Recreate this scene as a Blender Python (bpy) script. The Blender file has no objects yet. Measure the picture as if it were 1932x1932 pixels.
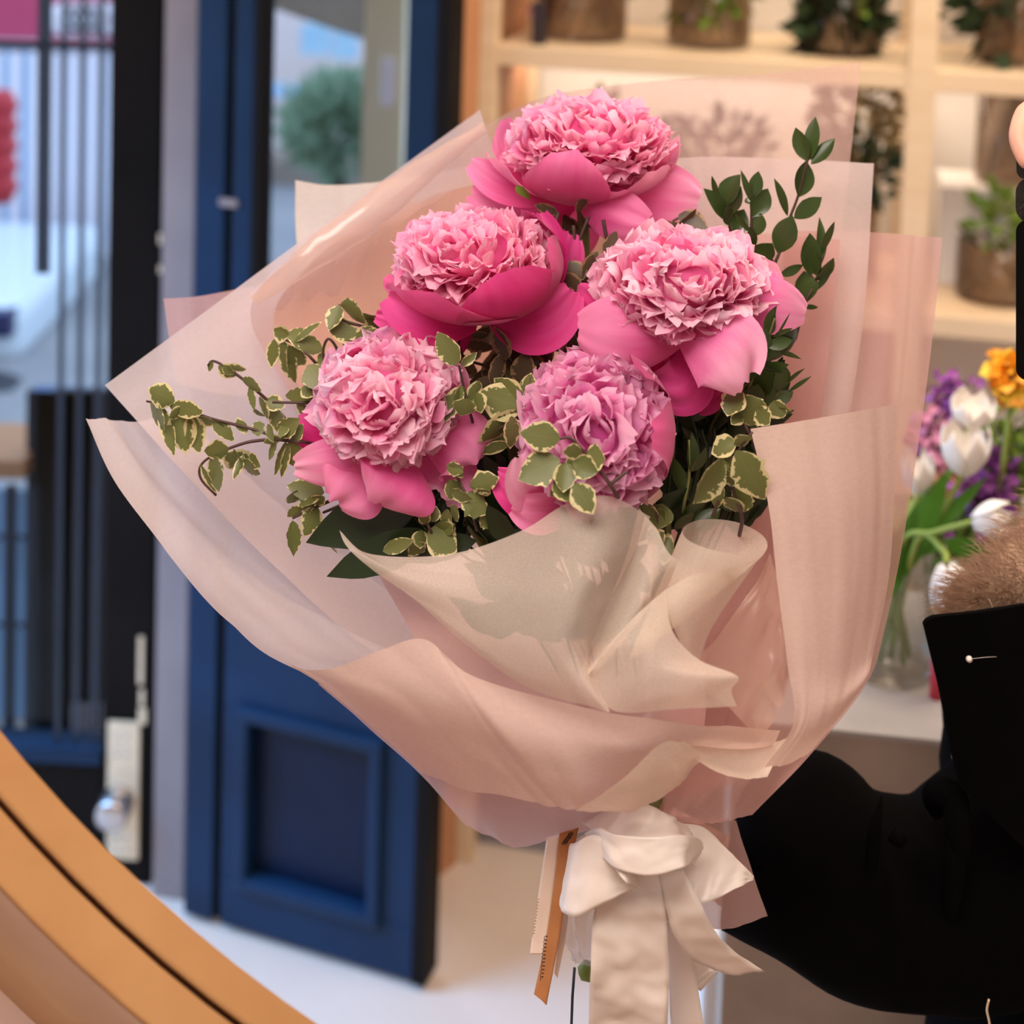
import bpy, math, random
from mathutils import Vector, Matrix, noise, geometry

sc = bpy.context.scene
col = sc.collection
F = 3000.0; H = 1.85; PY0 = -75.0

# ------------------------------------------------------------------ camera
_dn = Vector((-0.0311, 0.9966, 0.0767)).normalized()      # world "down" seen in camera axes (right, down, forward)
_g = Vector((0, 0, -1))
_rc = (Vector((1, 0, 0)) - _dn * _dn.x).normalized()        # a horizontal direction in camera axes
_fc = _rc.cross(_dn)                                        # horizontal forward in camera axes
if _fc.z < 0: _fc = -_fc
def cam2world(v):
    return Vector((v.dot(_rc), v.dot(_fc), 0)) + _g * v.dot(_dn)
CR, CD, CF = cam2world(Vector((1,0,0))), cam2world(Vector((0,1,0))), cam2world(Vector((0,0,1)))
CP = Vector((0, 0, H))
cam = bpy.data.objects.new('camera', bpy.data.cameras.new('camera'))
col.objects.link(cam); sc.camera = cam
m = Matrix((CR, -CD, -CF)).transposed().to_4x4(); m.translation = CP
cam.matrix_world = m
cam.data.sensor_width = 36; cam.data.lens = F / 1932 * 36
cam.data.shift_y = -(966 - PY0) / 1932
cam.data.clip_start = 0.02
cam.data.dof.use_dof = True; cam.data.dof.focus_distance = 1.0; cam.data.dof.aperture_fstop = 5.0

def W(px, py, d):
    return CP + CR * ((px - 966) / F * d) + CD * ((py - PY0) / F * d) + CF * d
def ray(px, py):
    return W(px, py, 1.0) - CP
def Wz(px, py, z=0.0):
    r = ray(px, py); return CP + r * ((z - H) / r.z)
def hit(px, py, o, n):
    r = ray(px, py); return CP + r * ((o - CP).dot(n) / r.dot(n))

# ------------------------------------------------------------------ world, lights, exposure
w = bpy.data.worlds.new('daylight'); sc.world = w; w.use_nodes = True
w.node_tree.nodes['Background'].inputs[0].default_value = (0.60, 0.77, 1.0, 1)
w.node_tree.nodes['Background'].inputs[1].default_value = 2.8
def area(name, loc, target, sx, sy, power, color):
    l = bpy.data.lights.new(name, 'AREA'); l.shape = 'RECTANGLE'; l.size = sx; l.size_y = sy
    l.energy = power; l.color = color
    o = bpy.data.objects.new(name, l); col.objects.link(o); o.location = loc
    o.rotation_euler = (Vector(target) - Vector(loc)).to_track_quat('-Z', 'Y').to_euler()
    return o
area('shop_ceiling_light', (-0.35, 0.15, 2.85), (0.0, 1.1, 1.25), 1.3, 1.0, 49, (1.0, 0.89, 0.80))
area('shop_ceiling_light_over_shelf', (1.0, 1.9, 2.9), (0.6, 2.6, 1.0), 1.4, 0.6, 34, (1.0, 0.86, 0.72))
area('shop_ceiling_light_behind', (0.5, 1.45, 2.9), (0.15, 1.3, 1.2), 0.6, 0.5, 12, (1.0, 0.80, 0.62))
dl = area('daylight_through_shopfront', (-1.75, 1.9, 1.5), (-0.35, 2.15, 0.0), 1.0, 1.4, 27, (0.20, 0.50, 1.0)); dl.data.spread = math.radians(95)
sc.view_settings.view_transform = 'Standard'; sc.view_settings.look = 'None'
sc.view_settings.exposure = 0.0; sc.view_settings.gamma = 1.0
sc.view_settings.use_curve_mapping = False
sc.cycles.transparent_max_bounces = 24
sc.cycles.max_bounces = 8
sc.cycles.use_denoising = True

# ------------------------------------------------------------------ materials
def srgb(h):
    h = h.lstrip('#'); r = []
    for i in (0, 2, 4):
        c = int(h[i:i+2], 16) / 255
        r.append(c / 12.92 if c <= 0.04045 else ((c + 0.055) / 1.055) ** 2.4)
    return (*r, 1)
class NT:
    def __init__(s, name):
        s.m = bpy.data.materials.new(name); s.m.use_nodes = True; s.t = s.m.node_tree
        s.t.nodes.clear(); s.out = s.n('ShaderNodeOutputMaterial')
    def n(s, typ, **kw):
        nd = s.t.nodes.new(typ)
        for k, v in kw.items():
            if k.startswith('_'): setattr(nd, k[1:], v)
            else:
                key = int(k[1:]) if k[0] == 'i' and k[1:].isdigit() else k.replace('__', ' ')
                if hasattr(v, 'is_output') or isinstance(v, bpy.types.NodeSocket): s.t.links.new(v, nd.inputs[key])
                else: nd.inputs[key].default_value = v
        return nd
    def noise(s, scale, detail=3, vec=None, rough=0.5, stretch=None):
        tc = s.n('ShaderNodeTexCoord')
        src = vec or tc.outputs['Object']
        if stretch:
            mp = s.n('ShaderNodeMapping', Vector=src); mp.inputs['Scale'].default_value = stretch; src = mp.outputs[0]
        return s.n('ShaderNodeTexNoise', Vector=src, Scale=scale, Detail=detail, Roughness=rough).outputs[0]
    def ramp(s, fac, stops, interp='LINEAR'):
        r = s.n('ShaderNodeValToRGB', Fac=fac); r.color_ramp.interpolation = interp
        e = r.color_ramp.elements
        while len(e) < len(stops): e.new(0.5)
        for k, (p, c) in enumerate(stops): e[k].position = p; e[k].color = c
        return r.outputs[0]
    def mix(s, fac, a, b):
        x = s.n('ShaderNodeMix', _data_type='RGBA')
        for k, v in ((0, fac), (6, a), (7, b)):
            if isinstance(v, bpy.types.NodeSocket): s.t.links.new(v, x.inputs[k])
            else: x.inputs[k].default_value = v
        return x.outputs[2]
    def math(s, op, a, b=0.0):
        x = s.n('ShaderNodeMath', _operation=op)
        for k, v in ((0, a), (1, b)):
            if isinstance(v, bpy.types.NodeSocket): s.t.links.new(v, x.inputs[k])
            else: x.inputs[k].default_value = v
        return x.outputs[0]
    def bump(s, h, strength=0.3, dist=0.001):
        return s.n('ShaderNodeBump', Height=h, Strength=strength, Distance=dist).outputs[0]
    def done(s, shader):
        s.t.links.new(shader, s.out.inputs[0]); return s.m
M = {}
def plain(name, c1, c2=None, rough=0.6, scale=8, metal=0.0, bumpk=0.0, stretch=None, spec=0.5, coat=0.0):
    k = NT(name); c1 = srgb(c1); c2 = srgb(c2) if c2 else c1
    nz = k.noise(scale, 4, stretch=stretch)
    c = k.ramp(nz, [(0.3, c1), (0.7, c2)])
    p = k.n('ShaderNodeBsdfPrincipled', Roughness=rough, Metallic=metal)
    k.t.links.new(c, p.inputs['Base Color'])
    p.inputs['Specular IOR Level'].default_value = spec
    p.inputs['Coat Weight'].default_value = coat
    if bumpk: k.t.links.new(k.bump(nz, bumpk, 0.002), p.inputs['Normal'])
    M[name] = k.done(p.outputs[0]); return M[name]
def paper(name, c, alpha, rough=0.6, fibre=0.1, gloss=0.0, trans=0.5, fib_scale=260, c2=None, alpha_var=0.1):
    k = NT(name)
    big = k.noise(9, 2)
    colr = k.mix(big, srgb(c), srgb(c2 or c))
    d = k.n('ShaderNodeBsdfPrincipled', Roughness=rough); k.t.links.new(colr, d.inputs['Base Color'])
    d.inputs['Specular IOR Level'].default_value = 0.25 + gloss
    d.inputs['Coat Weight'].default_value = gloss; d.inputs['Coat Roughness'].default_value = 0.12
    fb = k.noise(fib_scale, 3, stretch=(1, 0.6, 2.2), rough=0.7)
    k.t.links.new(k.bump(fb, 0.12, 0.0006), d.inputs['Normal'])
    t = k.n('ShaderNodeBsdfTranslucent', Color=colr)
    a = k.n('ShaderNodeMixShader', Fac=trans); k.t.links.new(d.outputs[0], a.inputs[1]); k.t.links.new(t.outputs[0], a.inputs[2])
    tp = k.n('ShaderNodeBsdfTransparent', Color=(1, 0.97, 0.95, 1))
    al = k.math('ADD', k.math('MULTIPLY', k.math('SUBTRACT', fb, 0.5), fibre * 4), k.math('ADD', k.math('MULTIPLY', k.math('SUBTRACT', big, 0.5), alpha_var), alpha))
    b = k.n('ShaderNodeMixShader', Fac=k.n('ShaderNodeClamp', Value=al).outputs[0])
    k.t.links.new(tp.outputs[0], b.inputs[1]); k.t.links.new(a.outputs[0], b.inputs[2])
    M[name] = k.done(b.outputs[0]); return M[name]
paper('film_pink', '#e6c0b6', 0.5, rough=0.35, fibre=0.02, gloss=0.35)
paper('film_rose', '#e6b8b2', 0.66, rough=0.4, fibre=0.02, gloss=0.25)
paper('film_peach', '#ecc0a6', 0.6, rough=0.4, fibre=0.02, gloss=0.25)
paper('film_white', '#e8d6d2', 0.78, rough=0.5, fibre=0.03, gloss=0.1)
paper('tissue_cream', '#efdfd0', 0.93, rough=0.8, fibre=0.05)
paper('tissue_blush', '#e9d0c4', 0.92, rough=0.8, fibre=0.05, c2='#e8c9be')
paper('tulle', '#f0e2d4', 0.62, rough=0.8, fibre=0.13, fib_scale=1200)
paper('film_gloss', '#e8c4b4', 0.5, rough=0.2, fibre=0.0, gloss=0.9)
paper('film_dusky', '#d0a89e', 0.8, rough=0.4, fibre=0.02, gloss=0.3)
paper('clear_bag', '#cfc4cf', 0.45, rough=0.2, fibre=0.02, gloss=0.6)
def satin():
    k = NT('satin'); p = k.n('ShaderNodeBsdfPrincipled', Roughness=0.36)
    p.inputs['Base Color'].default_value = srgb('#f3e7df'); p.inputs['Sheen Weight'].default_value = 0.5
    p.inputs['Sheen Roughness'].default_value = 0.3
    k.t.links.new(k.bump(k.noise(900, 2, stretch=(1, 1, 0.1)), 0.05, 0.0004), p.inputs['Normal'])
    t = k.n('ShaderNodeBsdfTranslucent', Color=srgb('#f0ddd2')); a = k.n('ShaderNodeMixShader', Fac=0.18)
    k.t.links.new(p.outputs[0], a.inputs[1]); k.t.links.new(t.outputs[0], a.inputs[2]); M['satin'] = k.done(a.outputs[0])
satin()
def petal_mat(name, base, mid, tip, trans=0.35, veins=0.25):
    k = NT(name)
    at = k.n('ShaderNodeAttribute', _attribute_name='pt')
    sp = k.n('ShaderNodeSeparateColor', Color=at.outputs['Color'])
    v = k.n('ShaderNodeCombineXYZ', X=k.math('MULTIPLY', sp.outputs[2], 9.0), Y=k.math('MULTIPLY', sp.outputs[0], 1.6), Z=k.math('MULTIPLY', sp.outputs[1], 30.0))
    nz = k.n('ShaderNodeTexNoise', Vector=v.outputs[0], Scale=1.0, Detail=3).outputs[0]
    f = k.math('ADD', k.math('ADD', sp.outputs[0], k.math('MULTIPLY', k.math('SUBTRACT', nz, 0.5), veins * 1.6)), k.math('MULTIPLY', k.math('SUBTRACT', sp.outputs[1], 0.5), 0.45))
    c = k.ramp(f, [(0.0, srgb(base)), (0.5, srgb(mid)), (0.95, srgb(tip))])
    p = k.n('ShaderNodeBsdfPrincipled', Roughness=0.55); k.t.links.new(c, p.inputs['Base Color'])
    p.inputs['Sheen Weight'].default_value = 0.25; p.inputs['Specular IOR Level'].default_value = 0.3
    k.t.links.new(k.bump(nz, 0.15, 0.0005), p.inputs['Normal'])
    t = k.n('ShaderNodeBsdfTranslucent', Color=c); a = k.n('ShaderNodeMixShader', Fac=trans)
    k.t.links.new(p.outputs[0], a.inputs[1]); k.t.links.new(t.outputs[0], a.inputs[2])
    M[name] = k.done(a.outputs[0])
petal_mat('ruffle_pale', '#ea62a2', '#f8a4cc', '#ffd8e8', trans=.5)
petal_mat('ruffle_pink', '#e64c96', '#f590c0', '#fec8de', trans=.5)
petal_mat('ruffle_lilac', '#da54a4', '#f094cc', '#fac8e4', trans=.5)
petal_mat('guard_pale', '#e2549c', '#f07eb6', '#fbb2d0', veins=0.35)
petal_mat('guard_pink', '#dc3e8c', '#ec60a4', '#f592c0', veins=0.3)
petal_mat('guard_deep', '#cc146c', '#e02e86', '#ee5ca4', veins=0.3)
petal_mat('guard_magenta', '#a80c54', '#c41e74', '#dc4892', veins=0.3)
def leaf_mat(name, g1, g2, edge=None, rough=0.45, trans=0.25, edge_at=0.70):
    k = NT(name)
    at = k.n('ShaderNodeAttribute', _attribute_name='pt')      # r = |distance to margin|, g = random, b = along
    sp = k.n('ShaderNodeSeparateColor', Color=at.outputs['Color'])
    nz = k.noise(330, 2); nb = k.noise(35, 2)
    c = k.mix(nb, srgb(g1), srgb(g2))
    rib = k.math('LESS_THAN', sp.outputs[0], 0.035)
    c = k.mix(k.math('MULTIPLY', rib, 0.5), c, srgb(g2))
    if edge:
        f = k.math('ADD', sp.outputs[0], k.math('ADD', k.math('MULTIPLY', k.math('SUBTRACT', nz, 0.5), 1.1), k.math('MULTIPLY', k.math('SUBTRACT', sp.outputs[1], 0.6), 0.35)))
        c = k.mix(k.ramp(f, [(edge_at, (0,0,0,1)), (edge_at + 0.05, (1,1,1,1))]), c, srgb(edge))
    p = k.n('ShaderNodeBsdfPrincipled', Roughness=rough); k.t.links.new(c, p.inputs['Base Color'])
    t = k.n('ShaderNodeBsdfTranslucent', Color=c); a = k.n('ShaderNodeMixShader', Fac=trans)
    k.t.links.new(p.outputs[0], a.inputs[1]); k.t.links.new(t.outputs[0], a.inputs[2])
    M[name] = k.done(a.outputs[0])
leaf_mat('variegated', '#5d6232', '#737845', '#d6ca98', edge_at=0.78)
leaf_mat('variegated_shaded', '#4c4630', '#5c4a38', '#9a7a58', edge_at=0.78)  # shaded copy of the variegated leaf, the inner shade put into its colour
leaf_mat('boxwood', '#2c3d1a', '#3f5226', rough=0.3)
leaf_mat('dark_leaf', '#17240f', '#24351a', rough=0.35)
leaf_mat('tulip_leaf', '#4f8f2a', '#6aa53c', trans=0.35)
plain('stem_brown', '#3a2420', '#4c3028'); plain('stem_green', '#5a5f2c', '#6d6e38'); plain('stem_light', '#8aa040', '#a0b050')
plain('kraft', '#b0703f', '#bb7c48', 0.8, 60); plain('cream_card', '#efd6bf', '#f3dccb', 0.7, 60)
plain('ink', '#2a1a12'); plain('ink_pale', '#c9a58c')
plain('coat', '#060506', '#080708', 1.0, 50, bumpk=0.2, spec=0.04); plain('coat_grey', '#16171a', '#1c1d20', 0.9, 60, spec=0.2)
plain('skin', '#d59a80', '#dfa68c', 0.5, 30); plain('fur', '#a5826a', '#c3a48a', 0.7, 60)
plain('black_leather', '#0b0a0a', '#151212', 0.45, 300, bumpk=0.6); plain('black_plastic', '#040303', '#050404', 0.6, spec=0.1)
plain('pin_white', '#e8dcd6')
plain('wood_frame', '#c48c56', '#d29c66', 0.45, 14, stretch=(1, 1, 1), bumpk=0.05)
plain('wall_pinkish', '#c9a494', '#cfac9c', 0.8, 4)
plain('wood_groove', '#4a2410', '#57301a', 0.6, 14)
plain('floor_tile', '#cdb9aa', '#d6c2b3', 0.5, 3); plain('shelf_wood', '#dcbf9a', '#e4caa6', 0.5, 6, stretch=(1, 1, 12))
plain('wall_white', '#e6ddd2', '#eae2d8', 0.8, 3); plain('orange_wood', '#b37a52', '#bd865e', 0.6, 6)
plain('stone', '#9c8876', '#b29a86', 0.8, 14, bumpk=0.3); plain('stone_top', '#a79d94', '#bdb2a8', 0.5, 9)
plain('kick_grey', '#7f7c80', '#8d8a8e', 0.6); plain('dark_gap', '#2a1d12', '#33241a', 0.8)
plain('door_blue', '#0a2138', '#102b47', 0.45, 5, coat=0.0, spec=0.2); plain('door_navy', '#061226', '#0a1830', 0.4, 5, spec=0.2)
plain('door_black', '#0e0a08', '#15100e', 0.6, 5, spec=0.1); plain('jamb_white', '#7f7170', '#8c7e7b', 0.6, 6)
plain('brass_plate', '#d8c1a0', '#e3cfb0', 0.4, 40, metal=0.3); plain('chrome', '#b5aaa5', '#c8c0bc', 0.25, metal=0.9)
plain('cream_post', '#e6d6b0', '#eddfbe', 0.6, 5); plain('iron', '#1d2430', '#252c38', 0.5)
plain('street_asphalt', '#858488', '#9c9a9c', 0.9, 2); plain('street_blue', '#3f6090', '#4a6c9c', 0.6)
plain('shutter_blue', '#9cc3e6', '#aed0ee', 0.6, 3)
plain('sign_red', '#b8325a', '#c23f66', 0.6, 3); plain('sign_white', '#f2e8f0'); plain('building_pink', '#e6cfc8', '#ecd8d0', 0.8, 2)  # pink building lightened to carry the haze of the door glass
plain('building_dark', '#3c3432', '#4a3f3b', 0.8, 2); plain('window_sky', '#a9cfe4', '#bcdcec', 0.3); plain('awning_grey', '#8b7c70', '#96887c', 0.8)
plain('car_white', '#dfe8f2', '#e8f0f8', 0.3, 3, coat=0.5); plain('car_dark', '#1c2350', '#242c60', 0.2)
plain('red_paint', '#c22c3c', '#d03848', 0.5); plain('yellow_paint', '#c8a840', '#d8b850'); plain('tan_wood', '#b97a4a', '#c48858')
plain('tree_green', '#7f9a80', '#98b094', 0.8, 3)  # paled, the door glass haze is in the colour
plain('tulip_white', '#efe6da', '#f7f2ec', 0.5, 30); plain('orange_petal', '#f08a10', '#f8b428', 0.5, 40); plain('yellow_petal', '#e8b828', '#f0cc40')
plain('purple_petal', '#7a3488', '#9a4aa4', 0.6, 60); plain('mauve_petal', '#b06a90', '#c07ea0', 0.6, 60); plain('peach_petal', '#e0a888', '#e8b898')
plain('plant_green', '#5c7a1e', '#7c9a34', 0.6, 40); plain('plant_dark', '#22351a', '#2f4522', 0.6, 40); plain('dried_plant', '#8a7448', '#a08a58', 0.8, 60)
plain('mauve_leaf', '#7a4a50', '#8e5a60', 0.7, 40); plain('vase_stem', '#3c3626', '#4c4430'); plain('white_box', '#efe4da'); plain('black_box', '#2a2026')
plain('green_stub', '#5f7020', '#708030'); plain('grey_lip', '#8a8088'); plain('hair_dark', '#1d1512', '#2b1e18')
plain('eye_white', '#e8e4e0'); plain('lip', '#a85a54')
def glass(name, tint, fac, rough=0.05):
    k = NT(name); tp = k.n('ShaderNodeBsdfTransparent', Color=srgb(tint)); g = k.n('ShaderNodeBsdfGlossy', Roughness=rough)
    lw = k.n('ShaderNodeLayerWeight', Blend=0.25)
    f = k.math('MULTIPLY', lw.outputs['Fresnel'], fac)
    a = k.n('ShaderNodeMixShader', Fac=f); k.t.links.new(tp.outputs[0], a.inputs[1]); k.t.links.new(g.outputs[0], a.inputs[2])
    M[name] = k.done(a.outputs[0])
glass('smoked_glass', '#e2d8cf', 0.6); glass('clear_glass', '#f2f2f0', 0.35); glass('pane_glass', '#e9eef2', 0.5)

# ------------------------------------------------------------------ object helpers
def tag(o, label=None, cat=None, group=None, kind=None):
    if label: o['label'] = label
    if cat: o['category'] = cat
    if group: o['group'] = group
    if kind: o['kind'] = kind
    return o
def empty(name, loc, label=None, cat=None, group=None, kind=None):
    o = bpy.data.objects.new(name, None); col.objects.link(o); o.location = loc; o.empty_display_size = 0.02
    return tag(o, label, cat, group, kind)
class MB:
    def __init__(s): s.v = []; s.f = []; s.c = []
    def add(s, vs, fs, cs=None):
        n = len(s.v); s.v += [Vector(v) for v in vs]; s.f += [tuple(i + n for i in f) for f in fs]
        s.c += (cs if cs else [(0.5, 0.5, 0.5)] * len(vs))
    def grid(s, g, cs=None, closed=False):
        R, Cc = len(g), len(g[0]); fs = []
        for i in range(R - 1):
            for j in range(Cc - (0 if closed else 1)):
                k = (j + 1) % Cc; fs.append((i*Cc+j, i*Cc+k, (i+1)*Cc+k, (i+1)*Cc+j))
        s.add([p for r in g for p in r], fs, [c for r in cs for c in r] if cs else None)
    def box(s, lo, hi, mat=None):
        x0,y0,z0 = lo; x1,y1,z1 = hi
        vs = [Vector(p) for p in ((x0,y0,z0),(x1,y0,z0),(x1,y1,z0),(x0,y1,z0),(x0,y0,z1),(x1,y0,z1),(x1,y1,z1),(x0,y1,z1))]
        if mat: vs = [mat @ v for v in vs]
        s.add(vs, [(0,3,2,1),(4,5,6,7),(0,1,5,4),(1,2,6,5),(2,3,7,6),(3,0,4,7)])
    def tube(s, pts, rad, n=8, caps=True):
        pts = [Vector(p) for p in pts]; g = []; prev = None
        for i, p in enumerate(pts):
            t = (pts[min(i+1, len(pts)-1)] - pts[max(i-1, 0)]).normalized()
            a = prev - t * prev.dot(t) if prev else t.orthogonal()
            a.normalize(); prev = a; b = t.cross(a)
            r = rad[i] if isinstance(rad, (list, tuple)) else rad
            g.append([p + (a * math.cos(2*math.pi*k/n) + b * math.sin(2*math.pi*k/n)) * r for k in range(n)])
        base = len(s.v); s.grid(g, closed=True)
        if caps:
            s.f.append(tuple(base + k for k in reversed(range(n)))); s.f.append(tuple(base + (len(pts)-1)*n + k for k in range(n)))
    def lathe(s, c, prof, n=32, up=Vector((0,0,1))):
        up = up.normalized(); a = up.orthogonal().normalized(); b = up.cross(a)
        s.grid([[Vector(c) + up * z + (a*math.cos(2*math.pi*k/n) + b*math.sin(2*math.pi*k/n)) * r for k in range(n)] for r, z in prof], closed=True)
    def build(s, name, mat, parent=None, smooth=True, solid=0.0, bevel=0.0, subsurf=0):
        me = bpy.data.meshes.new(name); me.from_pydata([tuple(v) for v in s.v], [], s.f); me.update()
        ca = me.color_attributes.new('pt', 'FLOAT_COLOR', 'POINT')
        for i, c in enumerate(s.c): ca.data[i].color = (*c, 1)
        me.materials.append(M[mat])
        if smooth: me.polygons.foreach_set('use_smooth', [True] * len(me.polygons))
        o = bpy.data.objects.new(name, me); col.objects.link(o)
        if parent:
            o.parent = parent; o.matrix_parent_inverse = Matrix.Translation(parent.location).inverted() if not parent.get('_abs') else Matrix()
        if solid: md = o.modifiers.new('s', 'SOLIDIFY'); md.thickness = solid; md.offset = 0
        if bevel: md = o.modifiers.new('b', 'BEVEL'); md.width = bevel; md.segments = 2; md.limit_method = 'ANGLE'
        if subsurf: md = o.modifiers.new('ss', 'SUBSURF'); md.levels = subsurf; md.render_levels = subsurf
        return o
def mesh_parent_fix(o, parent):
    o.parent = parent
def cr(p0, p1, p2, p3, t):
    return 0.5 * ((2*p1) + (p2-p0)*t + (2*p0-5*p1+4*p2-p3)*t*t + (3*p1-p0-3*p2+p3)*t*t*t)
def spline(pts, n):
    pts = [Vector(p) for p in pts]; out = []; m = len(pts) - 1
    for k in range(n):
        x = k / (n - 1) * m; i = min(int(x), m - 1); t = x - i
        a = pts[i-1] if i > 0 else 2*pts[0] - pts[1]; d = pts[i+2] if i + 2 <= m else 2*pts[m] - pts[m-1]
        out.append(cr(a, pts[i], pts[i+1], d, t))
    return out
def surf(rows, nu=36, nv=36):
    a = [spline([W(*p) for p in r], nu) for r in rows]
    return [list(c) for c in zip(*[spline([r[j] for r in a], nv) for j in range(nu)])]
def crumple(g, amp, scale, seed=0, streak=(1, 1, 1), ridge=0.0):
    R, Cc = len(g), len(g[0]); out = []
    for i in range(R):
        row = []
        for j in range(Cc):
            a = g[i][min(j+1, Cc-1)] - g[i][max(j-1, 0)]; b = g[min(i+1, R-1)][j] - g[max(i-1, 0)][j]
            n = a.cross(b)
            n = n.normalized() if n.length > 1e-12 else Vector((0, -1, 0))
            u, v = j/(Cc-1), i/(R-1)
            q = Vector((u*scale*streak[0], v*scale*streak[1], seed*7.3))
            h = noise.noise(q) + 0.4*noise.noise(q*2.3)
            if ridge: h += ridge * (0.5 - abs(noise.noise(Vector((u*scale*2.2*streak[0], v*scale*0.35, seed*3.1+5)))) * 2)
            row.append(g[i][j] + n * (h * amp))
        out.append(row)
    return out
def sheet(name, rows, mat, parent=None, nu=40, nv=40, amp=0.003, scale=3, seed=1, streak=(1.6, 0.6, 1), ridge=0.6, solid=0.0):
    mb = MB(); mb.grid(crumple(surf(rows, nu, nv), amp, scale, seed, streak, ridge))
    return mb.build(name, mat, parent, solid=solid)
def strip(name, pairs, mat, parent=None, n=40, nw=7, cup=0.0, solid=0.0004, wav=0.0, seed=0):
    rows = [[a, ((a[0]+b[0])/2, (a[1]+b[1])/2, (a[2]+b[2])/2 + cup), b] for a, b in pairs]
    g = surf(rows, nw, n)
    if wav: g = crumple(g, wav, 4, seed, (0.6, 2.0, 1))
    mb = MB(); mb.grid(g); return mb.build(name, mat, parent, solid=solid)

# ------------------------------------------------------------------ the shop shell
P0 = Wz(890, 1628)                                          # left front foot of the shelf unit, on the floor
th = math.radians(12)
U = Vector((math.cos(th), -math.sin(th), 0)); N = Vector((math.sin(th), math.cos(th), 0))   # along the shelf, into the wall
SM = Matrix((U, N, Vector((0, 0, 1)))).transposed().to_4x4(); SM.translation = P0
def su(px, py, n=0.0):                                      # shelf coordinates (u, z) of an image point at depth n behind the front
    q = hit(px, py, P0 + N*n, N) - P0
    return q.dot(U), q.z
mb = MB(); mb.box((-3.2, -3, -0.1), (3.2, 3.35, 0)); o = mb.build('floor', 'floor_tile', smooth=False); tag(o, kind='structure')
mb = MB(); mb.box((-30, 3.55, -0.15), (12, 40, -0.03)); o = mb.build('street', 'street_asphalt', smooth=False); tag(o, kind='structure')
mb = MB(); mb.box((-3.2, -3, 3.0), (3.2, 3.2, 3.1)); o = mb.build('ceiling', 'wall_white', smooth=False); tag(o, kind='structure')
mb = MB(); mb.box((-0.12, 0.42, 0), (4.0, 0.50, 3.0), SM); o = mb.build('wall_back', 'wall_white', smooth=False); tag(o, kind='structure')
mb = MB(); mb.box((2.6, -3, 0), (2.7, 3.0, 3.0)); o = mb.build('wall_right', 'wall_white', smooth=False); tag(o, kind='structure')

mb = MB(); mb.box((-3.2, -1.7, 0), (3.2, -1.6, 3.0)); o = mb.build('wall_front', 'wall_white', smooth=False); tag(o, kind='structure')
mb = MB(); mb.box((-3.2, -1.6, 0), (-3.1, 1.7, 3.0)); o = mb.build('wall_left', 'wall_white', smooth=False); tag(o, kind='structure')

# doors on the left -------------------------------------------------
def frame_from(pa, pb):
    """a vertical plane through two floor points: matrix with x along, y into, z up"""
    x = (pb - pa); x.z = 0; L = x.length; x.normalize(); y = Vector((-x.y, x.x, 0))
    if y.dot(Vector((0, 1, 0))) < 0: y = -y
    m = Matrix((x, y, Vector((0,0,1)))).transposed().to_4x4(); m.translation = Vector((pa.x, pa.y, 0)); return m, L
def loc_on(m, px, py, n=0.0):
    y = m.to_3x3() @ Vector((0,1,0)); q = hit(px, py, m.translation + y*n, y)
    return m.inverted() @ q
# blue folding door
A = Wz(345, 1735); B = Wz(778, 1866)
DM, DL = frame_from(A, B)
def dx(px, py): return loc_on(DM, px, py).x
def dz(px, py): return loc_on(DM, px, py).z
dr = empty('folding_door', A, kind='structure')
tag(dr, kind='structure'); dr.name = 'door_1'
xg0, xg1 = dx(400, 1700), dx(415, 1700)
mb = MB(); mb.box((0, 0, 0.012), (xg0, 0.04, 2.6), DM); mb.build('door_leaf', 'door_blue', dr, smooth=False, bevel=0.003)
xe = DL - 0.035
x1, x2 = dx(490, 300), dx(768, 60)
pz0, pz1 = dz(590, 1700), dz(590, 1375)
px0, px1 = dx(460, 1500), dx(712, 1500)
gz = dz(590, 760)
mb = MB()
mb.box((xg1, 0, 0.012), (DL, 0.045, pz0), DM)
mb.box((xg1, 0, pz0), (px0, 0.045, pz1), DM); mb.box((px1, 0, pz0), (DL, 0.045, pz1), DM)
mb.box((xg1, 0, pz1), (DL, 0.045, gz), DM)
mb.box((xg1, 0, gz), (x1, 0.045, 2.6), DM); mb.box((x2, 0, gz), (DL, 0.045, 2.6), DM)
mb.build('door_panel', 'door_blue', dr, smooth=False, bevel=0.003)
mb = MB(); mb.box((px0, 0.02, pz0), (px1, 0.03, pz1), DM); mb.build('sunk_panel', 'door_navy', dr, smooth=False)
t = 0.012
mb = MB()
for (a, b, c, d_) in ((px0-t, px1+t, pz1-t, pz1+t), (px0-t, px1+t, pz0-t, pz0+t)): mb.box((a, -0.014, c), (b, 0.02, d_), DM)
for a in (px0, px1): mb.box((a-t, -0.014, pz0), (a+t, 0.02, pz1), DM)
mb.build('panel_molding', 'door_blue', dr, smooth=False, bevel=0.006)
mb = MB(); mb.box((x1, 0.02, gz), (x2, 0.024, 2.6), DM); mb.build('glass_pane', 'pane_glass', dr, smooth=False)
mb = MB(); mb.box((DL-0.001, -0.004, 0.012), (DL+0.022, 0.05, 2.6), DM); mb.box((x1-0.012, -0.004, gz), (x1+0.004, 0.02, 2.6), DM)
mb.box((xg0+0.002, 0.01, 0.012), (xg1-0.002, 0.03, 2.6), DM)
mb.build('door_edge', 'door_black', dr, smooth=False)
mb = MB(); q = loc_on(DM, 435, 382); mb.box((q.x-0.018, -0.006, q.z-0.006), (q.x+0.014, 0.0, q.z+0.006), DM); mb.build('door_handle', 'jamb_white', dr, smooth=False)
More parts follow.
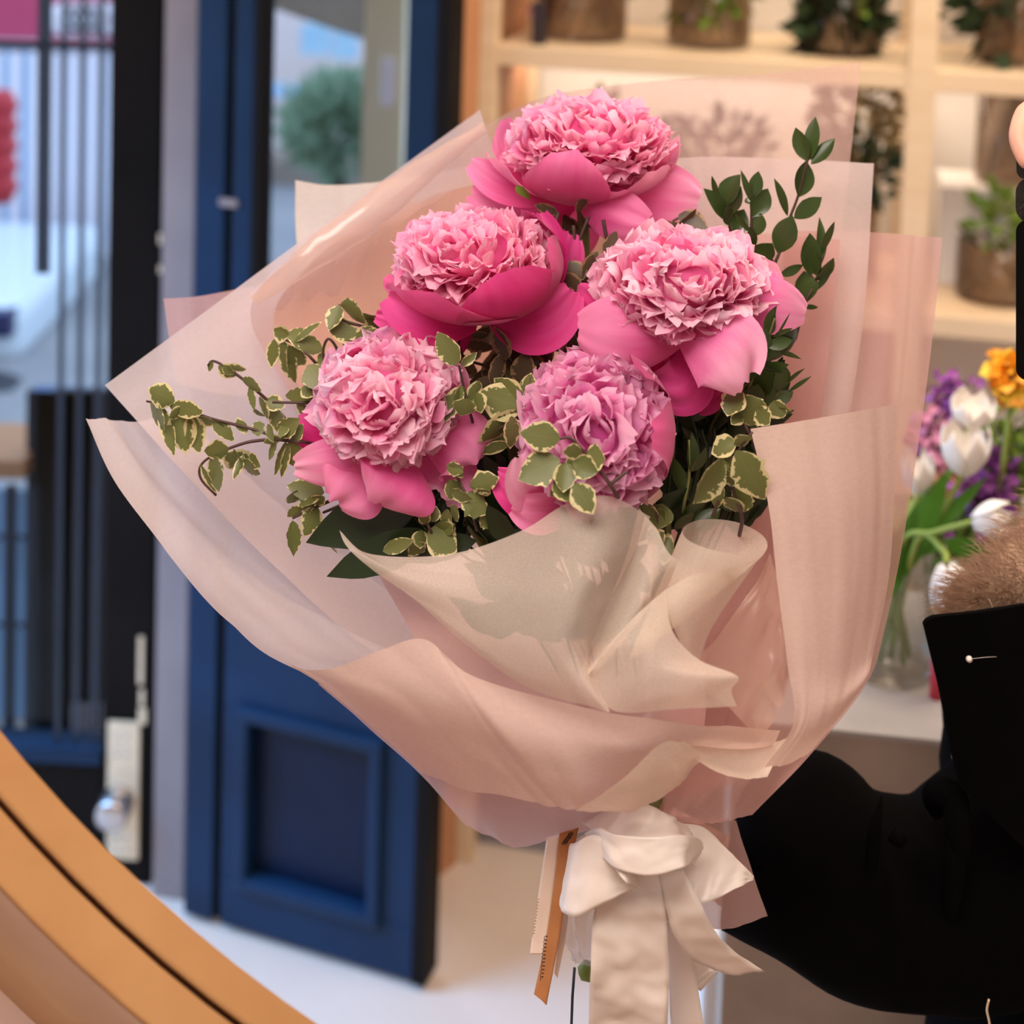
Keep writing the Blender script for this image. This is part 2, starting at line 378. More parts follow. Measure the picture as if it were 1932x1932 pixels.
# black barred door with lock
A2 = Wz(300, 1672); B2 = Wz(-300, 1640)
BM, BL = frame_from(B2, A2)
def bl(px, py): q = loc_on(BM, px, py); return q.x, q.z
d2 = empty('door_2', A2, kind='structure')
xs0, _ = bl(202, 600); xs1, _ = bl(300, 600); _, zb = bl(100, 1420); 
mb = MB(); mb.box((xs0, 0, 0), (xs1, 0.05, 2.7), BM); mb.box((-0.6, 0, 0.01), (xs0, 0.045, zb), BM); mb.build('door_panel', 'door_black', d2, smooth=False, bevel=0.004)
mb = MB(); mb.box((-0.6, -0.012, zb-0.012), (xs0, 0.05, zb+0.012), BM)
mb.build('glazing_sill', 'door_blue', d2, smooth=False)
for x, wd in ((73, 0.011), (110, 0.0045), (146, 0.0045), (181, 0.0045)):
    a, _ = bl(x, 700); mb = MB(); mb.box((a-wd, 0.012, zb if wd < .01 else bl(70, 520)[1]), (a+wd, 0.012+wd, 2.7), BM); mb.build('bar', 'iron', d2, smooth=False)
_, z1 = bl(100, 88); mb = MB(); mb.box((-0.6, 0.012, z1-0.006), (xs0, 0.02, z1+0.006), BM); mb.build('cross_bar', 'iron', d2, smooth=False)
mb = MB(); mb.box((-0.6, 0.03, zb), (xs0, 0.033, 2.7), BM); mb.build('glass_pane', 'pane_glass', d2, smooth=False)
x_a, z_a = bl(205, 1358); x_b, z_b = bl(262, 1620)
mb = MB(); mb.box((x_a, -0.006, z_b), (x_b, 0.0, z_a), BM); lp = mb.build('lock_plate', 'brass_plate', d2, smooth=False, bevel=0.002)
cx, cz = bl(226, 1505); mb = MB(); q = BM @ Vector((cx, 0, cz)); mb.lathe(q, [(0, 0.06), (0.024, 0.06), (0.028, 0.055), (0.028, 0.003)], 24, -(BM.to_3x3() @ Vector((0,1,0)))); 
mb.build('lock_cylinder', 'chrome', lp)
mb = MB()
for zz in (1385, 1405, 1420, 1575, 1600):
    for xx in (222, 240):
        a, b = bl(xx, zz); mb.lathe(BM @ Vector((a, 0, b)), [(0, 0.009), (0.003, 0.008), (0.004, 0.005)], 8, -(BM.to_3x3() @ Vector((0,1,0))))
mb.build('screw', 'chrome', lp)
# worn paint along the door edge
mb = MB()
for (a, b, c, d_) in ((262, 1200, 270, 1290), (264, 1300, 272, 1330), (262, 1335, 276, 1365), (300, 440, 305, 460), (300, 500, 305, 515)):
    xa, za = bl(a, b); xb, zb_ = bl(c, d_); mb.box((xa, -0.003, zb_), (xb, 0, za), BM)
mb.build('worn_paint', 'brass_plate', d2, smooth=False)
# jamb between
Aj = Wz(288, 1690); Bj = Wz(344, 1700); JM, JL = frame_from(Aj, Bj)
mb = MB(); mb.box((0, 0.0, 0), (JL, 0.25, 2.8), JM); o = mb.build('trim_1', 'jamb_white', smooth=False); tag(o, kind='structure')
# posts right of the blue door
Ap = Wz(800, 1640); Bp = Wz(860, 1640)
def post(name, xl, xr, d0, dep, mat, ytop=0):
    a = W(xl, 100, d0); b = W(xr, 100, d0); mb = MB(); mb.box((a.x, a.y, 0), (b.x, a.y+dep, 2.7)); return mb.build(name, mat, smooth=False)
o = post('trim_2', 686, 762, 3.35, 0.10, 'cream_post'); tag(o, kind='structure')
mb = MB(); a = W(722, 108, 3.34); b = W(742, 200, 3.34); mb.box((a.x, a.y-0.012, b.z), (b.x, a.y, a.z)); o = mb.build('wall_light', 'sign_white', smooth=False, bevel=0.004)
tag(o, 'slim pale upright light on the cream post seen through the door glass', 'wall light')

# shelf unit -------------------------------------------------------
sh = empty('shelf_unit', P0, 'light wood display shelf unit along the back wall, holding vases', 'shelf unit')
zl = su(1820, 600)[1]; zu = su(1500, 118)[1]
uR = su(1932, 600)[0] + 0.5
def sbox(name, lo, hi, mat='shelf_wood', parent=sh, bevel=0.002):
    mb = MB(); mb.box(lo, hi, SM); return mb.build(name, mat, parent, smooth=False, bevel=bevel)
sbox('shelf_board', (0.0, 0, zl-0.035), (uR, 0.41, zl)); sbox('shelf_board', (0.0, 0, zu-0.035), (uR, 0.41, zu))
sbox('shelf_board', (0.0, 0, 0.40), (uR, 0.41, 0.435)); sbox('shelf_board', (0.0, 0, zu+0.47), (uR, 0.41, zu+0.505))
up = su(1700, 400)[0]; upr = su(1742, 400)[0]
for a, b in ((-0.035, 0.0), (up, up+0.045), (uR, uR+0.04)):
    sbox('post', (a, -0.004, 0), (b, 0.036, 2.3)); sbox('post', (a, 0.37, 0), (b, 0.41, 2.3))
sbox('side_panel', (-0.036, 0.036, 0), (-0.02, 0.37, 2.3), 'orange_wood')
sbox('kick_board', (0.0, 0.06, 0), (uR, 0.08, 0.09), 'kick_grey'); sbox('back_panel', (0.0, 0.405, 0.09), (uR, 0.415, 0.40), 'dark_gap')
area('shelf_strip_light', SM @ Vector((uR*0.55, 0.30, zu-0.05)), SM @ Vector((uR*0.55, 0.36, zl)), 1.6, 0.03, 3, (1.0, 0.88, 0.76))
area('shelf_strip_light_top', SM @ Vector((uR*0.55, 0.25, zu+0.46)), SM @ Vector((uR*0.55, 0.33, zu)), 1.6, 0.03, 4, (1.0, 0.88, 0.76))
o = None
OA, OL = frame_from(Wz(785, 1690), Wz(860, 1629)); mb = MB(); mb.box((0, 0, 0), (OL, 0.02, 2.3), OA); o = mb.build('cupboard_side', 'orange_wood', smooth=False); tag(o, 'orange-brown wooden panel standing at the left end of the shelf unit', 'panel')

def leafy(mb, c, n, R, L, rnd, up=Vector((0,0,1))):
    for _ in range(n):
        d = Vector((rnd.gauss(0,1), rnd.gauss(0,1), rnd.gauss(0,0.8))).normalized()
        b = c + d * R * rnd.random() ** 0.5; a = (d + up*0.4).normalized() * L * rnd.uniform(.6, 1.2)
        s = a.cross(Vector((rnd.gauss(0,1), rnd.gauss(0,1), rnd.gauss(0,1)))).normalized() * L * 0.28
        mb.add([b, b + a*.5 + s, b + a, b + a*.5 - s], [(0,1,2,3)])
def vase(xl, xr, ybase, ytop, n, label, fill, stems=5, matg='smoked_glass', dark=False, seed=0, z=None, foliage=()):
    rnd = random.Random(seed)
    ua = su(xl, ybase, n)[0]; ub = su(xr, ybase, n)[0]; r = (ub-ua)/2; uc = (ua+ub)/2
    zb = z; zt = su((xl+xr)/2, ytop, n)[1]
    c = SM @ Vector((uc, n, zb)); h = max(0.05, zt - zb)
    t = empty('vase', c, label, 'vase', 'smoked glass vases on the shelves')
    mb = MB(); mb.lathe(c, [(0, 0.002), (r*.95, 0.002), (r, 0.01), (r, h), (r-.004, h), (r-.004, 0.012), (0, 0.012)], 36); mb.build('glass_body', matg, t)
    mb = MB()
    for k in range(stems):
        a = rnd.uniform(0, 6.28); e = rnd.uniform(0, 6.28)
        mb.tube([c + Vector((math.cos(a)*r*.7, math.sin(a)*r*.7, 0.014)), c + Vector((math.cos(e)*r*.6, math.sin(e)*r*.6, h*.95)), c + Vector((math.cos(e)*r*1.0, math.sin(e)*r*.8, h*1.25))], 0.004, 6)
    st = mb.build('stems', 'vase_stem', t)
    for (mat, cnt, R, L, dz_) in foliage:
        mb = MB(); leafy(mb, c + Vector((0,0,h*dz_)), cnt, R, L, rnd); mb.build('foliage', mat, t)
    return t
vase(1012, 1180, 95, -60, 0.16, 'smoked vase with mauve leaves on the top shelf, leftmost of its row', None, 7, seed=1, z=zu, foliage=(('mauve_leaf', 160, .11, .05, 1.15), ('plant_green', 40, .08, .05, 1.2)))
vase(1257, 1415, 95, -50, 0.16, 'smoked vase with bright green foliage on the top shelf', None, 6, seed=2, z=zu, foliage=(('plant_green', 200, .10, .045, 1.1), ('plant_dark', 50, .05, .04, .7)))
vase(1502, 1666, 92, -40, 0.16, 'smoked vase packed with dark green leaves inside, on the top shelf', None, 12, seed=3, z=zu, foliage=(('plant_dark', 260, .065, .05, .45), ('plant_green', 120, .075, .04, 1.05)))
vase(1838, 2000, 98, -40, 0.16, 'smoked vase with spreading dark leaves at the right end of the top shelf', None, 6, seed=4, z=zu, foliage=(('plant_dark', 260, .14, .06, 1.0),))
vase(1800, 1962, 575, 455, 0.14, 'low wide smoked vase with green sprig standing on the right of the lower shelf', None, 5, seed=5, z=zl, foliage=(('plant_green', 50, .05, .04, 1.4),))
b1 = su(1745, 345, 0.33)[0]; 
riser_z = su(1880, 338, 0.30)[1]
sbox_r = MB(); sbox_r.box((su(1752,345,0.25)[0]+.02, 0.20, zl+.001), (su(1752,345,.25)[0]+0.34, 0.365, riser_z), SM)
o = sbox_r.build('display_block', 'wall_white', smooth=False, bevel=0.002); tag(o, 'plain cream display block at the back of the lower shelf', 'display block')
vase(1836, 1990, 340, 150, 0.285, 'tall smoked vase of crossing dark stems standing on the cream block', None, 8, seed=6, z=riser_z, foliage=())
c = SM @ Vector((su(1640, 400, 0.2)[0], 0.2, zl))
t = vase(1560, 1650, 560, 300, 0.2, 'smoked vase of dried seed heads on the lower shelf, left of the post', None, 7, seed=7, z=zl, foliage=(('dried_plant', 200, .08, .035, 1.35), ('plant_dark', 160, .07, .04, .9)))
vase(1040, 1160, 570, 330, 0.2, 'smoked vase on the lower shelf, faint behind the uppermost peony', None, 7, seed=8, z=zl, foliage=(('dried_plant', 160, .10, .04, 1.3),))
vase(1250, 1420, 570, 320, 0.2, 'smoked vase on the lower shelf, faint behind the pink paper', None, 7, seed=9, z=zl, foliage=(('plant_dark', 160, .10, .04, 1.1),))
q = su(1018, 100, 0.05); mb = MB(); mb.box((q[0]-0.012, 0.03, zu), (q[0]+0.012, 0.05, zu+0.075), SM); o = mb.build('price_block', 'black_box', smooth=False, bevel=0.002); tag(o, 'small black upright block standing before the leftmost vase', 'block')

# stone plinth ------------------------------------------------------
TZ = 1.0
S0 = Wz(1585, 1376, TZ); th2 = math.radians(8); U2 = Vector((math.cos(th2), -math.sin(th2), 0)); N2 = Vector((math.sin(th2), math.cos(th2), 0))
SM2 = Matrix((U2, N2, Vector((0,0,1)))).transposed().to_4x4(); SM2.translation = Vector((S0.x, S0.y, 0))
q = hit(1362, 1880, S0, N2) - S0; ul = q.dot(U2)
pl = empty('stone_counter', SM2 @ Vector((0.2, 0.1, 0)), 'rough grey-brown stone counter standing behind the bouquet on the right', 'counter')
mb = MB(); mb.box((ul, 0, 0), (1.3, 0.30, TZ-0.006), SM2); mb.build('counter_body', 'stone', pl, smooth=False)
mb = MB(); mb.box((ul-0.001, -0.001, TZ-0.006), (1.31, 0.31, TZ), SM2); mb.build('counter_top', 'stone_top', pl, smooth=False, bevel=0.001)
mb = MB(); a = Wz(1322, 1900, 0.45); mb.box((a.x, a.y, 0), (a.x+0.06, a.y+0.12, 0.52)); o = mb.build('white_bin', 'white_box', smooth=False, bevel=.004); tag(o, 'plain white box beside the left end of the stone counter', 'box')

# ------------------------------------------------------------------ street scenery
def slab(name, x0, y0, x1, y1, d, dep, mat, **kw):
    a = W(x0, y0, d); b = W(x1, y1, d); mb = MB(); mb.box((min(a.x,b.x), min(a.y,b.y), min(a.z,b.z)), (max(a.x,b.x), min(a.y,b.y)+dep, max(a.z,b.z))); return mb.build(name, mat, kw.get('parent'), smooth=False)
b_ = empty('shuttered_shop', W(80, 700, 7), 'pale blue shuttered shopfront across the street, behind the barred door', 'building')
o = slab('shutter_wall', -160, 88, 330, 560, 7.0, 0.2, 'shutter_blue', parent=b_)
for x in range(-150, 330, 36):
    slab('shutter_rib', x, 95, x+5, 520, 6.96, 0.05, 'sign_white', parent=b_)
sg = slab('shop_sign', -160, -300, 330, 84, 6.9, 0.3, 'sign_red', parent=b_)
for cx_ in (125, 160, 195):
    mb = MB(); mb.lathe(W(cx_, 35, 6.86), [(0.02, 0), (0.075, 0), (0.075, 0.02), (0.03, 0.02)], 20, Vector((0,-1,0))); mb.build('lettering', 'sign_white', sg)
slab('shop_base', -160, 520, 330, 640, 7.2, 0.2, 'building_dark', parent=b_)
# car
cpos = W(20, 760, 5.5)
ca = empty('car', cpos, 'bright white parked car outside, at the left edge behind the barred door', 'car')
def carbox(name, x0, y0, x1, y1, d, dep, mat, bev=0.05):
    o = slab(name, x0, y0, x1, y1, d, dep, mat, parent=ca); md = o.modifiers.new('b', 'BEVEL'); md.width = bev; md.segments = 4; return o
carbox('car_body', -260, 690, 66, 850, 5.5, 1.4, 'car_white', 0.08); carbox('car_cabin', -260, 560, 40, 700, 5.6, 1.2, 'car_white', 0.08)
carbox('car_window', -60, 588, 20, 640, 5.55, 0.1, 'car_dark', 0.01); carbox('tail_light', 10, 755, 32, 780, 5.47, 0.05, 'red_paint', 0.01)
mb = MB()
mb.lathe(W(-20, 850, 5.45), [(0, 0), (0.26, 0), (0.3, 0.04), (0.3, 0.16), (0.26, 0.2), (0, 0.2)], 24, Vector((0,-1,0))); mb.build('wheel', 'iron', ca)
# planter + fence outside
o = slab('bench', -80, 866, 44, 905, 3.15, 0.2, 'tan_wood'); tag(o, 'tan wooden block of street furniture at the left edge outside', 'bench')
slab('panel', -80, 908, 62, 1392, 3.3, 0.02, 'shutter_blue').name = 'low_panel'
tag(bpy.data.objects['low_panel'], 'pale blue low panel standing outside behind the thin railing', 'panel')
rl = empty('railing', W(30, 1000, 4.4), 'thin dark street railing outside the barred door', 'railing')
for x in (-20, 20, 60): slab('post', x, 905, x+4, 1420, 3.2, 0.02, 'iron', parent=rl)
slab('rail', -80, 1014, 66, 1020, 3.2, 0.02, 'iron', parent=rl)
slab('rail', -80, 1180, 66, 1185, 3.2, 0.02, 'iron', parent=rl)
gt = empty('gate', W(130, 1000, 4.2), 'dark slatted gate outside, low behind the door bars', 'gate')
for k in range(9):
    x = 66 + k*15.5; slab('slat', x, 720, x+(12.5 if k < 6 else 8), 1400, 3.25, 0.02, 'building_dark' if k % 3 else 'iron', parent=gt)
slab('rail', 62, 735, 205, 790, 3.2, 0.03, 'street_blue', parent=gt)
for x in (135, 150, 168, 190): slab('peg', x, 1328, x+9, 1392, 3.2, 0.01, 'jamb_white', parent=gt)
mb = MB(); 
rnd = random.Random(3)
for k in range(5):
    q = W(2, 200 + k*38, 4.6); mb.lathe(q, [(0, -.05), (.03, -.045), (.05, 0), (.03, .045), (0, .05)], 14)
o = mb.build('lantern_string', 'red_paint'); tag(o, 'string of small red lanterns hanging outside at the left edge', 'lanterns')
# building seen through the blue door's glass
pb = empty('brick_building', W(600, 300, 9), 'pinkish building with blue windows seen through the blue door glass', 'building')
slab('wall', 420, -500, 900, 345, 9.0, 0.3, 'building_pink', parent=pb)
slab('window', 568, 45, 622, 105, 8.5, 0.06, 'window_sky', parent=pb); slab('window', 628, 60, 674, 112, 8.5, 0.06, 'window_sky', parent=pb)
slab('ledge', 420, 165, 600, 185, 8.4, 0.2, 'shutter_blue', parent=pb); slab('shop_front', 420, 300, 900, 520, 8.5, 0.3, 'awning_grey', parent=pb)
a = W(470, -40, 4.4); b = W(720, 75, 4.4)
mb = MB(); mb.add([W(400, -200, 3.9), W(800, -200, 3.9), W(800, 108, 3.9), W(640, 60, 3.9), W(497, 8, 3.9), W(400, -20, 3.9)], [(0,1,2,3,4,5)]); o = mb.build('awning', 'awning_grey', solid=0.02, smooth=False); tag(o, 'grey-brown awning with a sloping edge above the street', 'awning')
tr = empty('street_tree', W(640, 330, 6.5), 'small round green street tree seen through the blue door glass', 'tree')
mb = MB(); rnd = random.Random(9); leafy(mb, W(635, 235, 6.5), 900, 0.20, 0.09, rnd); mb.build('crown', 'tree_green', tr)
mb = MB(); q = W(640, 300, 6.5); mb.tube([Vector((q.x, q.y, 0)), q], 0.03); mb.build('trunk', 'stem_brown', tr)

# ------------------------------------------------------------------ wrapping sheets of the bouquet
def wrap(name, rows, mat, label, **kw):
    o = sheet(name, rows, mat, **kw); tag(o, label, 'wrapping paper', 'layered sheets wrapped round the bouquet'); return o
wrap('wrapping_film', [
 [(1180,1540,1.06),(1200,1540,1.07),(1230,1545,1.07),(1260,1545,1.07),(1290,1540,1.06)],
 [(820,1150,1.12),(1000,1100,1.16),(1200,1080,1.18),(1400,1080,1.17),(1520,1050,1.12)],
 [(560,760,1.12),(800,740,1.19),(1080,720,1.22),(1350,700,1.21),(1545,700,1.14)],
 [(478,560,1.10),(760,480,1.19),(1050,420,1.23),(1330,410,1.22),(1590,420,1.16)],
 [(700,400,1.13),(900,335,1.2),(1120,290,1.23),(1360,280,1.22),(1606,275,1.17)],
 [(918,234,1.18),(1030,182,1.22),(1240,152,1.23),(1440,140,1.22),(1623,117,1.17)]], 'film_pink',
 'tallest sheet of translucent pink film, rising behind the uppermost peony', nu=60, nv=60, amp=.0018, seed=3)
wrap('wrapping_film', [
 [(1150,1480,1.08),(930,1330,1.09),(700,1225,1.09),(520,1070,1.085),(350,895,1.08),(198,727,1.09)],
 [(1160,1440,1.09),(980,1200,1.12),(800,1030,1.14),(640,860,1.14),(520,700,1.13),(430,556,1.13)],
 [(1170,1400,1.1),(1030,1080,1.16),(920,860,1.19),(820,650,1.205),(740,500,1.205),(665,382,1.19)],
 [(1180,1380,1.12),(1090,1000,1.18),(1040,750,1.22),(1000,560,1.235),(960,380,1.235),(905,207,1.225)]], 'film_white',
 'large whitish sheet whose corner points far left, beside the dark door post', nu=60, nv=50, amp=.0015, seed=4)
wrap('wrapping_film', [
 [(900,1200,1.18),(1000,1200,1.19),(1150,1200,1.2),(1300,1200,1.2)],
 [(600,800,1.2),(760,800,1.23),(950,800,1.26),(1150,800,1.28)],
 [(561,470,1.24),(640,480,1.25),(800,480,1.27),(1000,480,1.29)],
 [(557,340,1.25),(625,349,1.255),(740,340,1.27),(900,312,1.28)]], 'tissue_cream',
 'cream sheet with an upright corner at the upper left, behind the whitish sheet', amp=.0015, seed=5)
wrap('wrapping_film', [
 [(330,720,1.16),(400,740,1.17),(500,750,1.18),(620,760,1.2)],
 [(319,641,1.16),(385,650,1.17),(480,650,1.18),(610,640,1.2)],
 [(308,563,1.16),(365,560,1.17),(430,549,1.18),(600,515,1.2)]], 'film_rose',
 'mauve-pink corner peeping out behind the whitish sheet, near the door jamb', amp=.001, seed=6)
wrap('wrapping_film', [
 [(650,900,1.10),(800,920,1.15),(1000,930,1.18),(1200,930,1.18)],
 [(560,720,1.10),(760,700,1.16),(980,690,1.20),(1200,680,1.2)],
 [(520,580,1.115),(700,520,1.17),(940,470,1.205),(1180,460,1.21)],
 [(640,445,1.13),(770,385,1.17),(920,345,1.20),(1120,350,1.215)]], 'film_peach',
 'peach film inside the upper left of the wrap, behind the sprigs and left peonies', amp=.003, seed=7, ridge=1.2)
# glossy rolled fold along the tall film's left edge
mb = MB(); pts = spline([W(480,566,1.095), W(565,498,1.09), W(645,440,1.10), W(730,376,1.115), W(820,305,1.14), W(915,240,1.165)], 50)
g = []
for i, p in enumerate(pts):
    t = (pts[min(i+1,49)] - pts[max(i-1,0)]).normalized(); a = t.cross(CF).normalized(); b = -CF
    s = i/49; r = 0.0045 + 0.008*math.sin(math.pi*min(1, s*1.05)); row = []
    for k in range(13):
        an = -0.6 + 3.4*k/12; wob = 1 + 0.12*noise.noise(Vector((s*14, k*.4, 2)))
        row.append(p + (a*math.cos(an)*-1 + b*math.sin(an)*0.8) * r * wob)
    g.append(row)
mb.grid(g); o = mb.build('wrapping_film', 'film_gloss'); tag(o, 'glossy rolled film edge running diagonally above the left peonies', 'wrapping paper', 'layered sheets wrapped round the bouquet')
wrap('wrapping_tissue', [
 [(157,793,1.06),(232,930,1.04),(330,1078,1.02),(445,1195,1.0),(560,1262,.99),(700,1340,.985)],
 [(200,793,1.08),(310,930,1.08),(430,1080,1.07),(560,1190,1.055),(660,1255,1.04),(780,1360,1.02)],
 [(262,796,1.10),(400,930,1.115),(560,1080,1.115),(680,1190,1.10),(790,1270,1.08),(900,1380,1.05)],
 [(330,770,1.12),(500,930,1.14),(660,1060,1.14),(800,1180,1.13),(920,1280,1.11),(1020,1400,1.07)]], 'film_white',
 'long pale sheet curving down from the lowest left corner', nu=60, nv=30, amp=.0025, seed=8, streak=(.5, 2.2, 1), ridge=1.2)
wrap('wrapping_film', [
 [(1200,305,1.17),(1330,296,1.18),(1490,300,1.17),(1648,308,1.13)],
 [(1230,600,1.16),(1370,600,1.17),(1500,600,1.15),(1630,600,1.11)],
 [(1250,900,1.13),(1360,900,1.13),(1470,900,1.12),(1585,900,1.08)],
 [(1240,1250,1.08),(1320,1250,1.08),(1400,1250,1.07),(1500,1250,1.04)],
 [(1230,1520,1.05),(1250,1520,1.05),(1280,1520,1.05),(1320,1520,1.03)]], 'film_white',
 'whitish sheet with a square corner behind the tallest dark green sprig', amp=.0025, seed=9, streak=(2.2, .4, 1), ridge=1.0)
wrap('wrapping_film', [
 [(1180,430,1.15),(1330,437,1.155),(1450,441,1.155),(1585,452,1.115)],
 [(1200,750,1.13),(1330,750,1.14),(1440,750,1.13),(1548,780,1.085)],
 [(1230,1050,1.1),(1330,1050,1.1),(1420,1050,1.09),(1500,1050,1.06)],
 [(1230,1500,1.045),(1260,1500,1.045),(1300,1500,1.045),(1380,1480,1.02)]], 'film_rose',
 'rose-coloured film inside the right of the wrap, just behind the dark green sprigs', amp=.002, seed=10, streak=(2.0, .4, 1))
wrap('wrapping_film', [
 [(1480,436,1.15),(1600,436,1.15),(1690,441,1.13),(1777,449,1.09)],
 [(1450,700,1.12),(1570,700,1.13),(1670,700,1.11),(1752,700,1.06)],
 [(1400,1000,1.09),(1520,1000,1.09),(1630,1000,1.07),(1709,1000,1.01)],
 [(1340,1200,1.06),(1450,1200,1.06),(1570,1215,1.02),(1668,1200,.98)],
 [(1310,1320,1.05),(1420,1330,1.05),(1540,1330,1.00),(1634,1298,.965)],
 [(1270,1430,1.04),(1360,1440,1.03),(1460,1440,.985),(1532,1424,.95)],
 [(1228,1540,1.02),(1280,1550,1.00),(1340,1552,.98),(1420,1538,.955)]], 'film_rose',
 'outermost pink film on the right, its straight edge beside the tulips', nu=50, nv=70, amp=.0018, seed=11, streak=(1.8, .4, 1), ridge=.6)
wrap('wrapping_tissue', [
 [(1417,808,.96),(1500,796,.965),(1600,779,.98),(1693,762,1.01)],
 [(1450,950,.94),(1530,950,.945),(1620,950,.96),(1688,950,.985)],
 [(1466,1100,.925),(1540,1100,.93),(1620,1100,.945),(1678,1100,.97)],
 [(1484,1250,.91),(1540,1260,.915),(1600,1260,.93),(1650,1230,.95)],
 [(1497,1362,.905),(1530,1362,.905),(1575,1345,.915),(1625,1300,.935)],
 [(1442,1448,.92),(1475,1445,.92),(1505,1430,.925),(1532,1415,.935)]], 'tissue_blush',
 'crinkled cream tissue panel standing up at the right front', nu=40, nv=60, amp=.0018, seed=12, streak=(1.4, .5, 1), ridge=.35)
wrap('wrapping_film', [
 [(600,1290,1.0),(750,1320,.97),(900,1340,.95),(1050,1400,.94),(1200,1440,.95)],
 [(700,1375,1.0),(830,1430,.965),(950,1460,.95),(1080,1490,.945),(1200,1500,.96)],
 [(790,1460,1.0),(870,1520,.98),(970,1545,.965),(1080,1545,.965),(1215,1525,.98)],
 [(876,1556,1.01),(920,1577,1.0),(975,1597,.99),(1062,1580,.99),(1225,1540,1.0)]], 'film_rose',
 'pink film under the front of the wrap, meeting above the card strip', amp=.0012, seed=13)
wrap('wrapping_tissue', [
 [(545,1256,.99),(620,1263,.965),(710,1230,.95),(800,1206,.94),(880,1270,.925),(1010,1312,.915),(1170,1348,.91),(1330,1366,.925),(1470,1372,.96)],
 [(600,1292,.985),(700,1318,.95),(800,1320,.93),(880,1330,.915),(960,1370,.905),(1070,1400,.9),(1190,1415,.9),(1310,1405,.93),(1440,1410,.97)],
 [(690,1364,.985),(780,1390,.95),(870,1410,.93),(950,1430,.915),(1030,1460,.905),(1110,1475,.905),(1180,1470,.92),(1240,1430,.95),(1330,1430,.99)],
 [(792,1458,.985),(880,1492,.95),(960,1500,.93),(1030,1518,.92),(1080,1529,.915),(1120,1530,.92),(1170,1528,.94),(1225,1470,.97),(1290,1470,1.0)]], 'tissue_blush',
 'broad blush tissue panel across the front, below the gauzy collar', nu=90, nv=40, amp=.0018, seed=14, ridge=.8)
wrap('wrapping_tissue', [
 [(1085,1529,.91),(1165,1476,.895),(1245,1405,.89),(1292,1399,.90)],
 [(1130,1531,.915),(1205,1495,.905),(1275,1445,.905),(1320,1424,.92)],
 [(1185,1532,.93),(1230,1515,.92),(1280,1480,.93),(1305,1440,.94)]], 'tissue_cream',
 'folded-over cream tissue flap just above the satin bow', amp=.0008, seed=15, nu=30, nv=20)
wrap('wrapping_tissue', [
 [(1250,1403,.90),(1300,1424,.915),(1350,1455,.92),(1400,1469,.93),(1448,1466,.94)],
 [(1262,1400,.91),(1320,1411,.94),(1380,1432,.95),(1425,1440,.955),(1465,1432,.95)],
 [(1285,1396,.93),(1350,1396,.965),(1420,1400,.97),(1470,1398,.965),(1495,1385,.95)]], 'tissue_cream',
 'small cupped cream tissue edge right of the folded flap, over a dark hollow', amp=.0006, seed=16, nu=30, nv=20)
wrap('wrapping_film', [
 [(700,1060,1.06),(840,1080,1.06),(1000,1100,1.06),(1200,1120,1.06),(1330,1150,1.05)],
 [(770,1180,1.01),(900,1220,1.0),(1040,1240,1.0),(1200,1250,1.0),(1330,1260,1.0)],
 [(830,1290,.98),(950,1330,.95),(1060,1350,.94),(1200,1370,.94),(1330,1370,.97)],
 [(900,1380,.99),(1000,1400,.96),(1080,1420,.95),(1200,1440,.95),(1300,1440,.98)]], 'film_rose',
 'rose film showing as a wedge between the gauzy collar and the blush panel', amp=.001, seed=24)
wrap('wrapping_film', [
 [(1300,1250,.962),(1360,1200,.962),(1420,1110,.966),(1458,1045,.97)],
 [(1330,1300,.955),(1400,1235,.953),(1445,1155,.957),(1470,1095,.96)],
 [(1390,1350,.952),(1435,1290,.95),(1468,1230,.953),(1482,1160,.957)],
 [(1430,1400,.955),(1462,1355,.95),(1486,1300,.95),(1492,1240,.955)]], 'film_gloss',
 'glossy creased film in the gap between the gauzy collar and the right-hand tissue panel', amp=.0022, scale=4, seed=25, ridge=2.0, streak=(.4, 1.8, 1))
# gauzy collar (one sheet of tulle, folded in a swirl)
cl = empty('tulle_collar', W(1100, 1280, .9), 'gauzy cream collar sheet swirled in folds at the front, under the peonies', 'wrapping paper', 'layered sheets wrapped round the bouquet')
sheet('broad_fold', [
 [(640,1000,.965),(700,1044,.955),(850,1045,.945),(980,1003,.935),(1070,950,.93),(1150,936,.935),(1228,975,.95)],
 [(655,1032,.955),(770,1090,.93),(900,1110,.915),(1010,1090,.905),(1090,1060,.905),(1150,1040,.915),(1195,1050,.935)],
 [(700,1072,.945),(830,1150,.92),(950,1190,.9),(1030,1180,.89),(1080,1160,.89),(1120,1140,.905),(1155,1125,.925)],
 [(780,1130,.935),(890,1215,.91),(990,1265,.895),(1050,1260,.885),(1080,1245,.885),(1100,1225,.895),(1120,1200,.915)],
 [(860,1200,.93),(970,1282,.905),(1050,1316,.895),(1120,1334,.885),(1150,1342,.88),(1122,1295,.9),(1098,1264,.915)]], 'tulle', cl, nu=60, nv=50, amp=.0012, seed=17, ridge=0, streak=(.8,.8,1))
sheet('middle_fold', [
 [(1205,958,.955),(1240,1000,.935),(1264,1046,.925),(1312,1074,.93)],
 [(1178,1060,.945),(1205,1080,.92),(1235,1092,.915),(1262,1112,.925)],
 [(1128,1180,.925),(1160,1180,.905),(1190,1172,.9),(1212,1165,.91)],
 [(1096,1265,.91),(1102,1272,.895),(1108,1276,.89),(1116,1282,.9)]], 'tulle', cl, nu=24, nv=40, amp=.0004, seed=18, ridge=0)
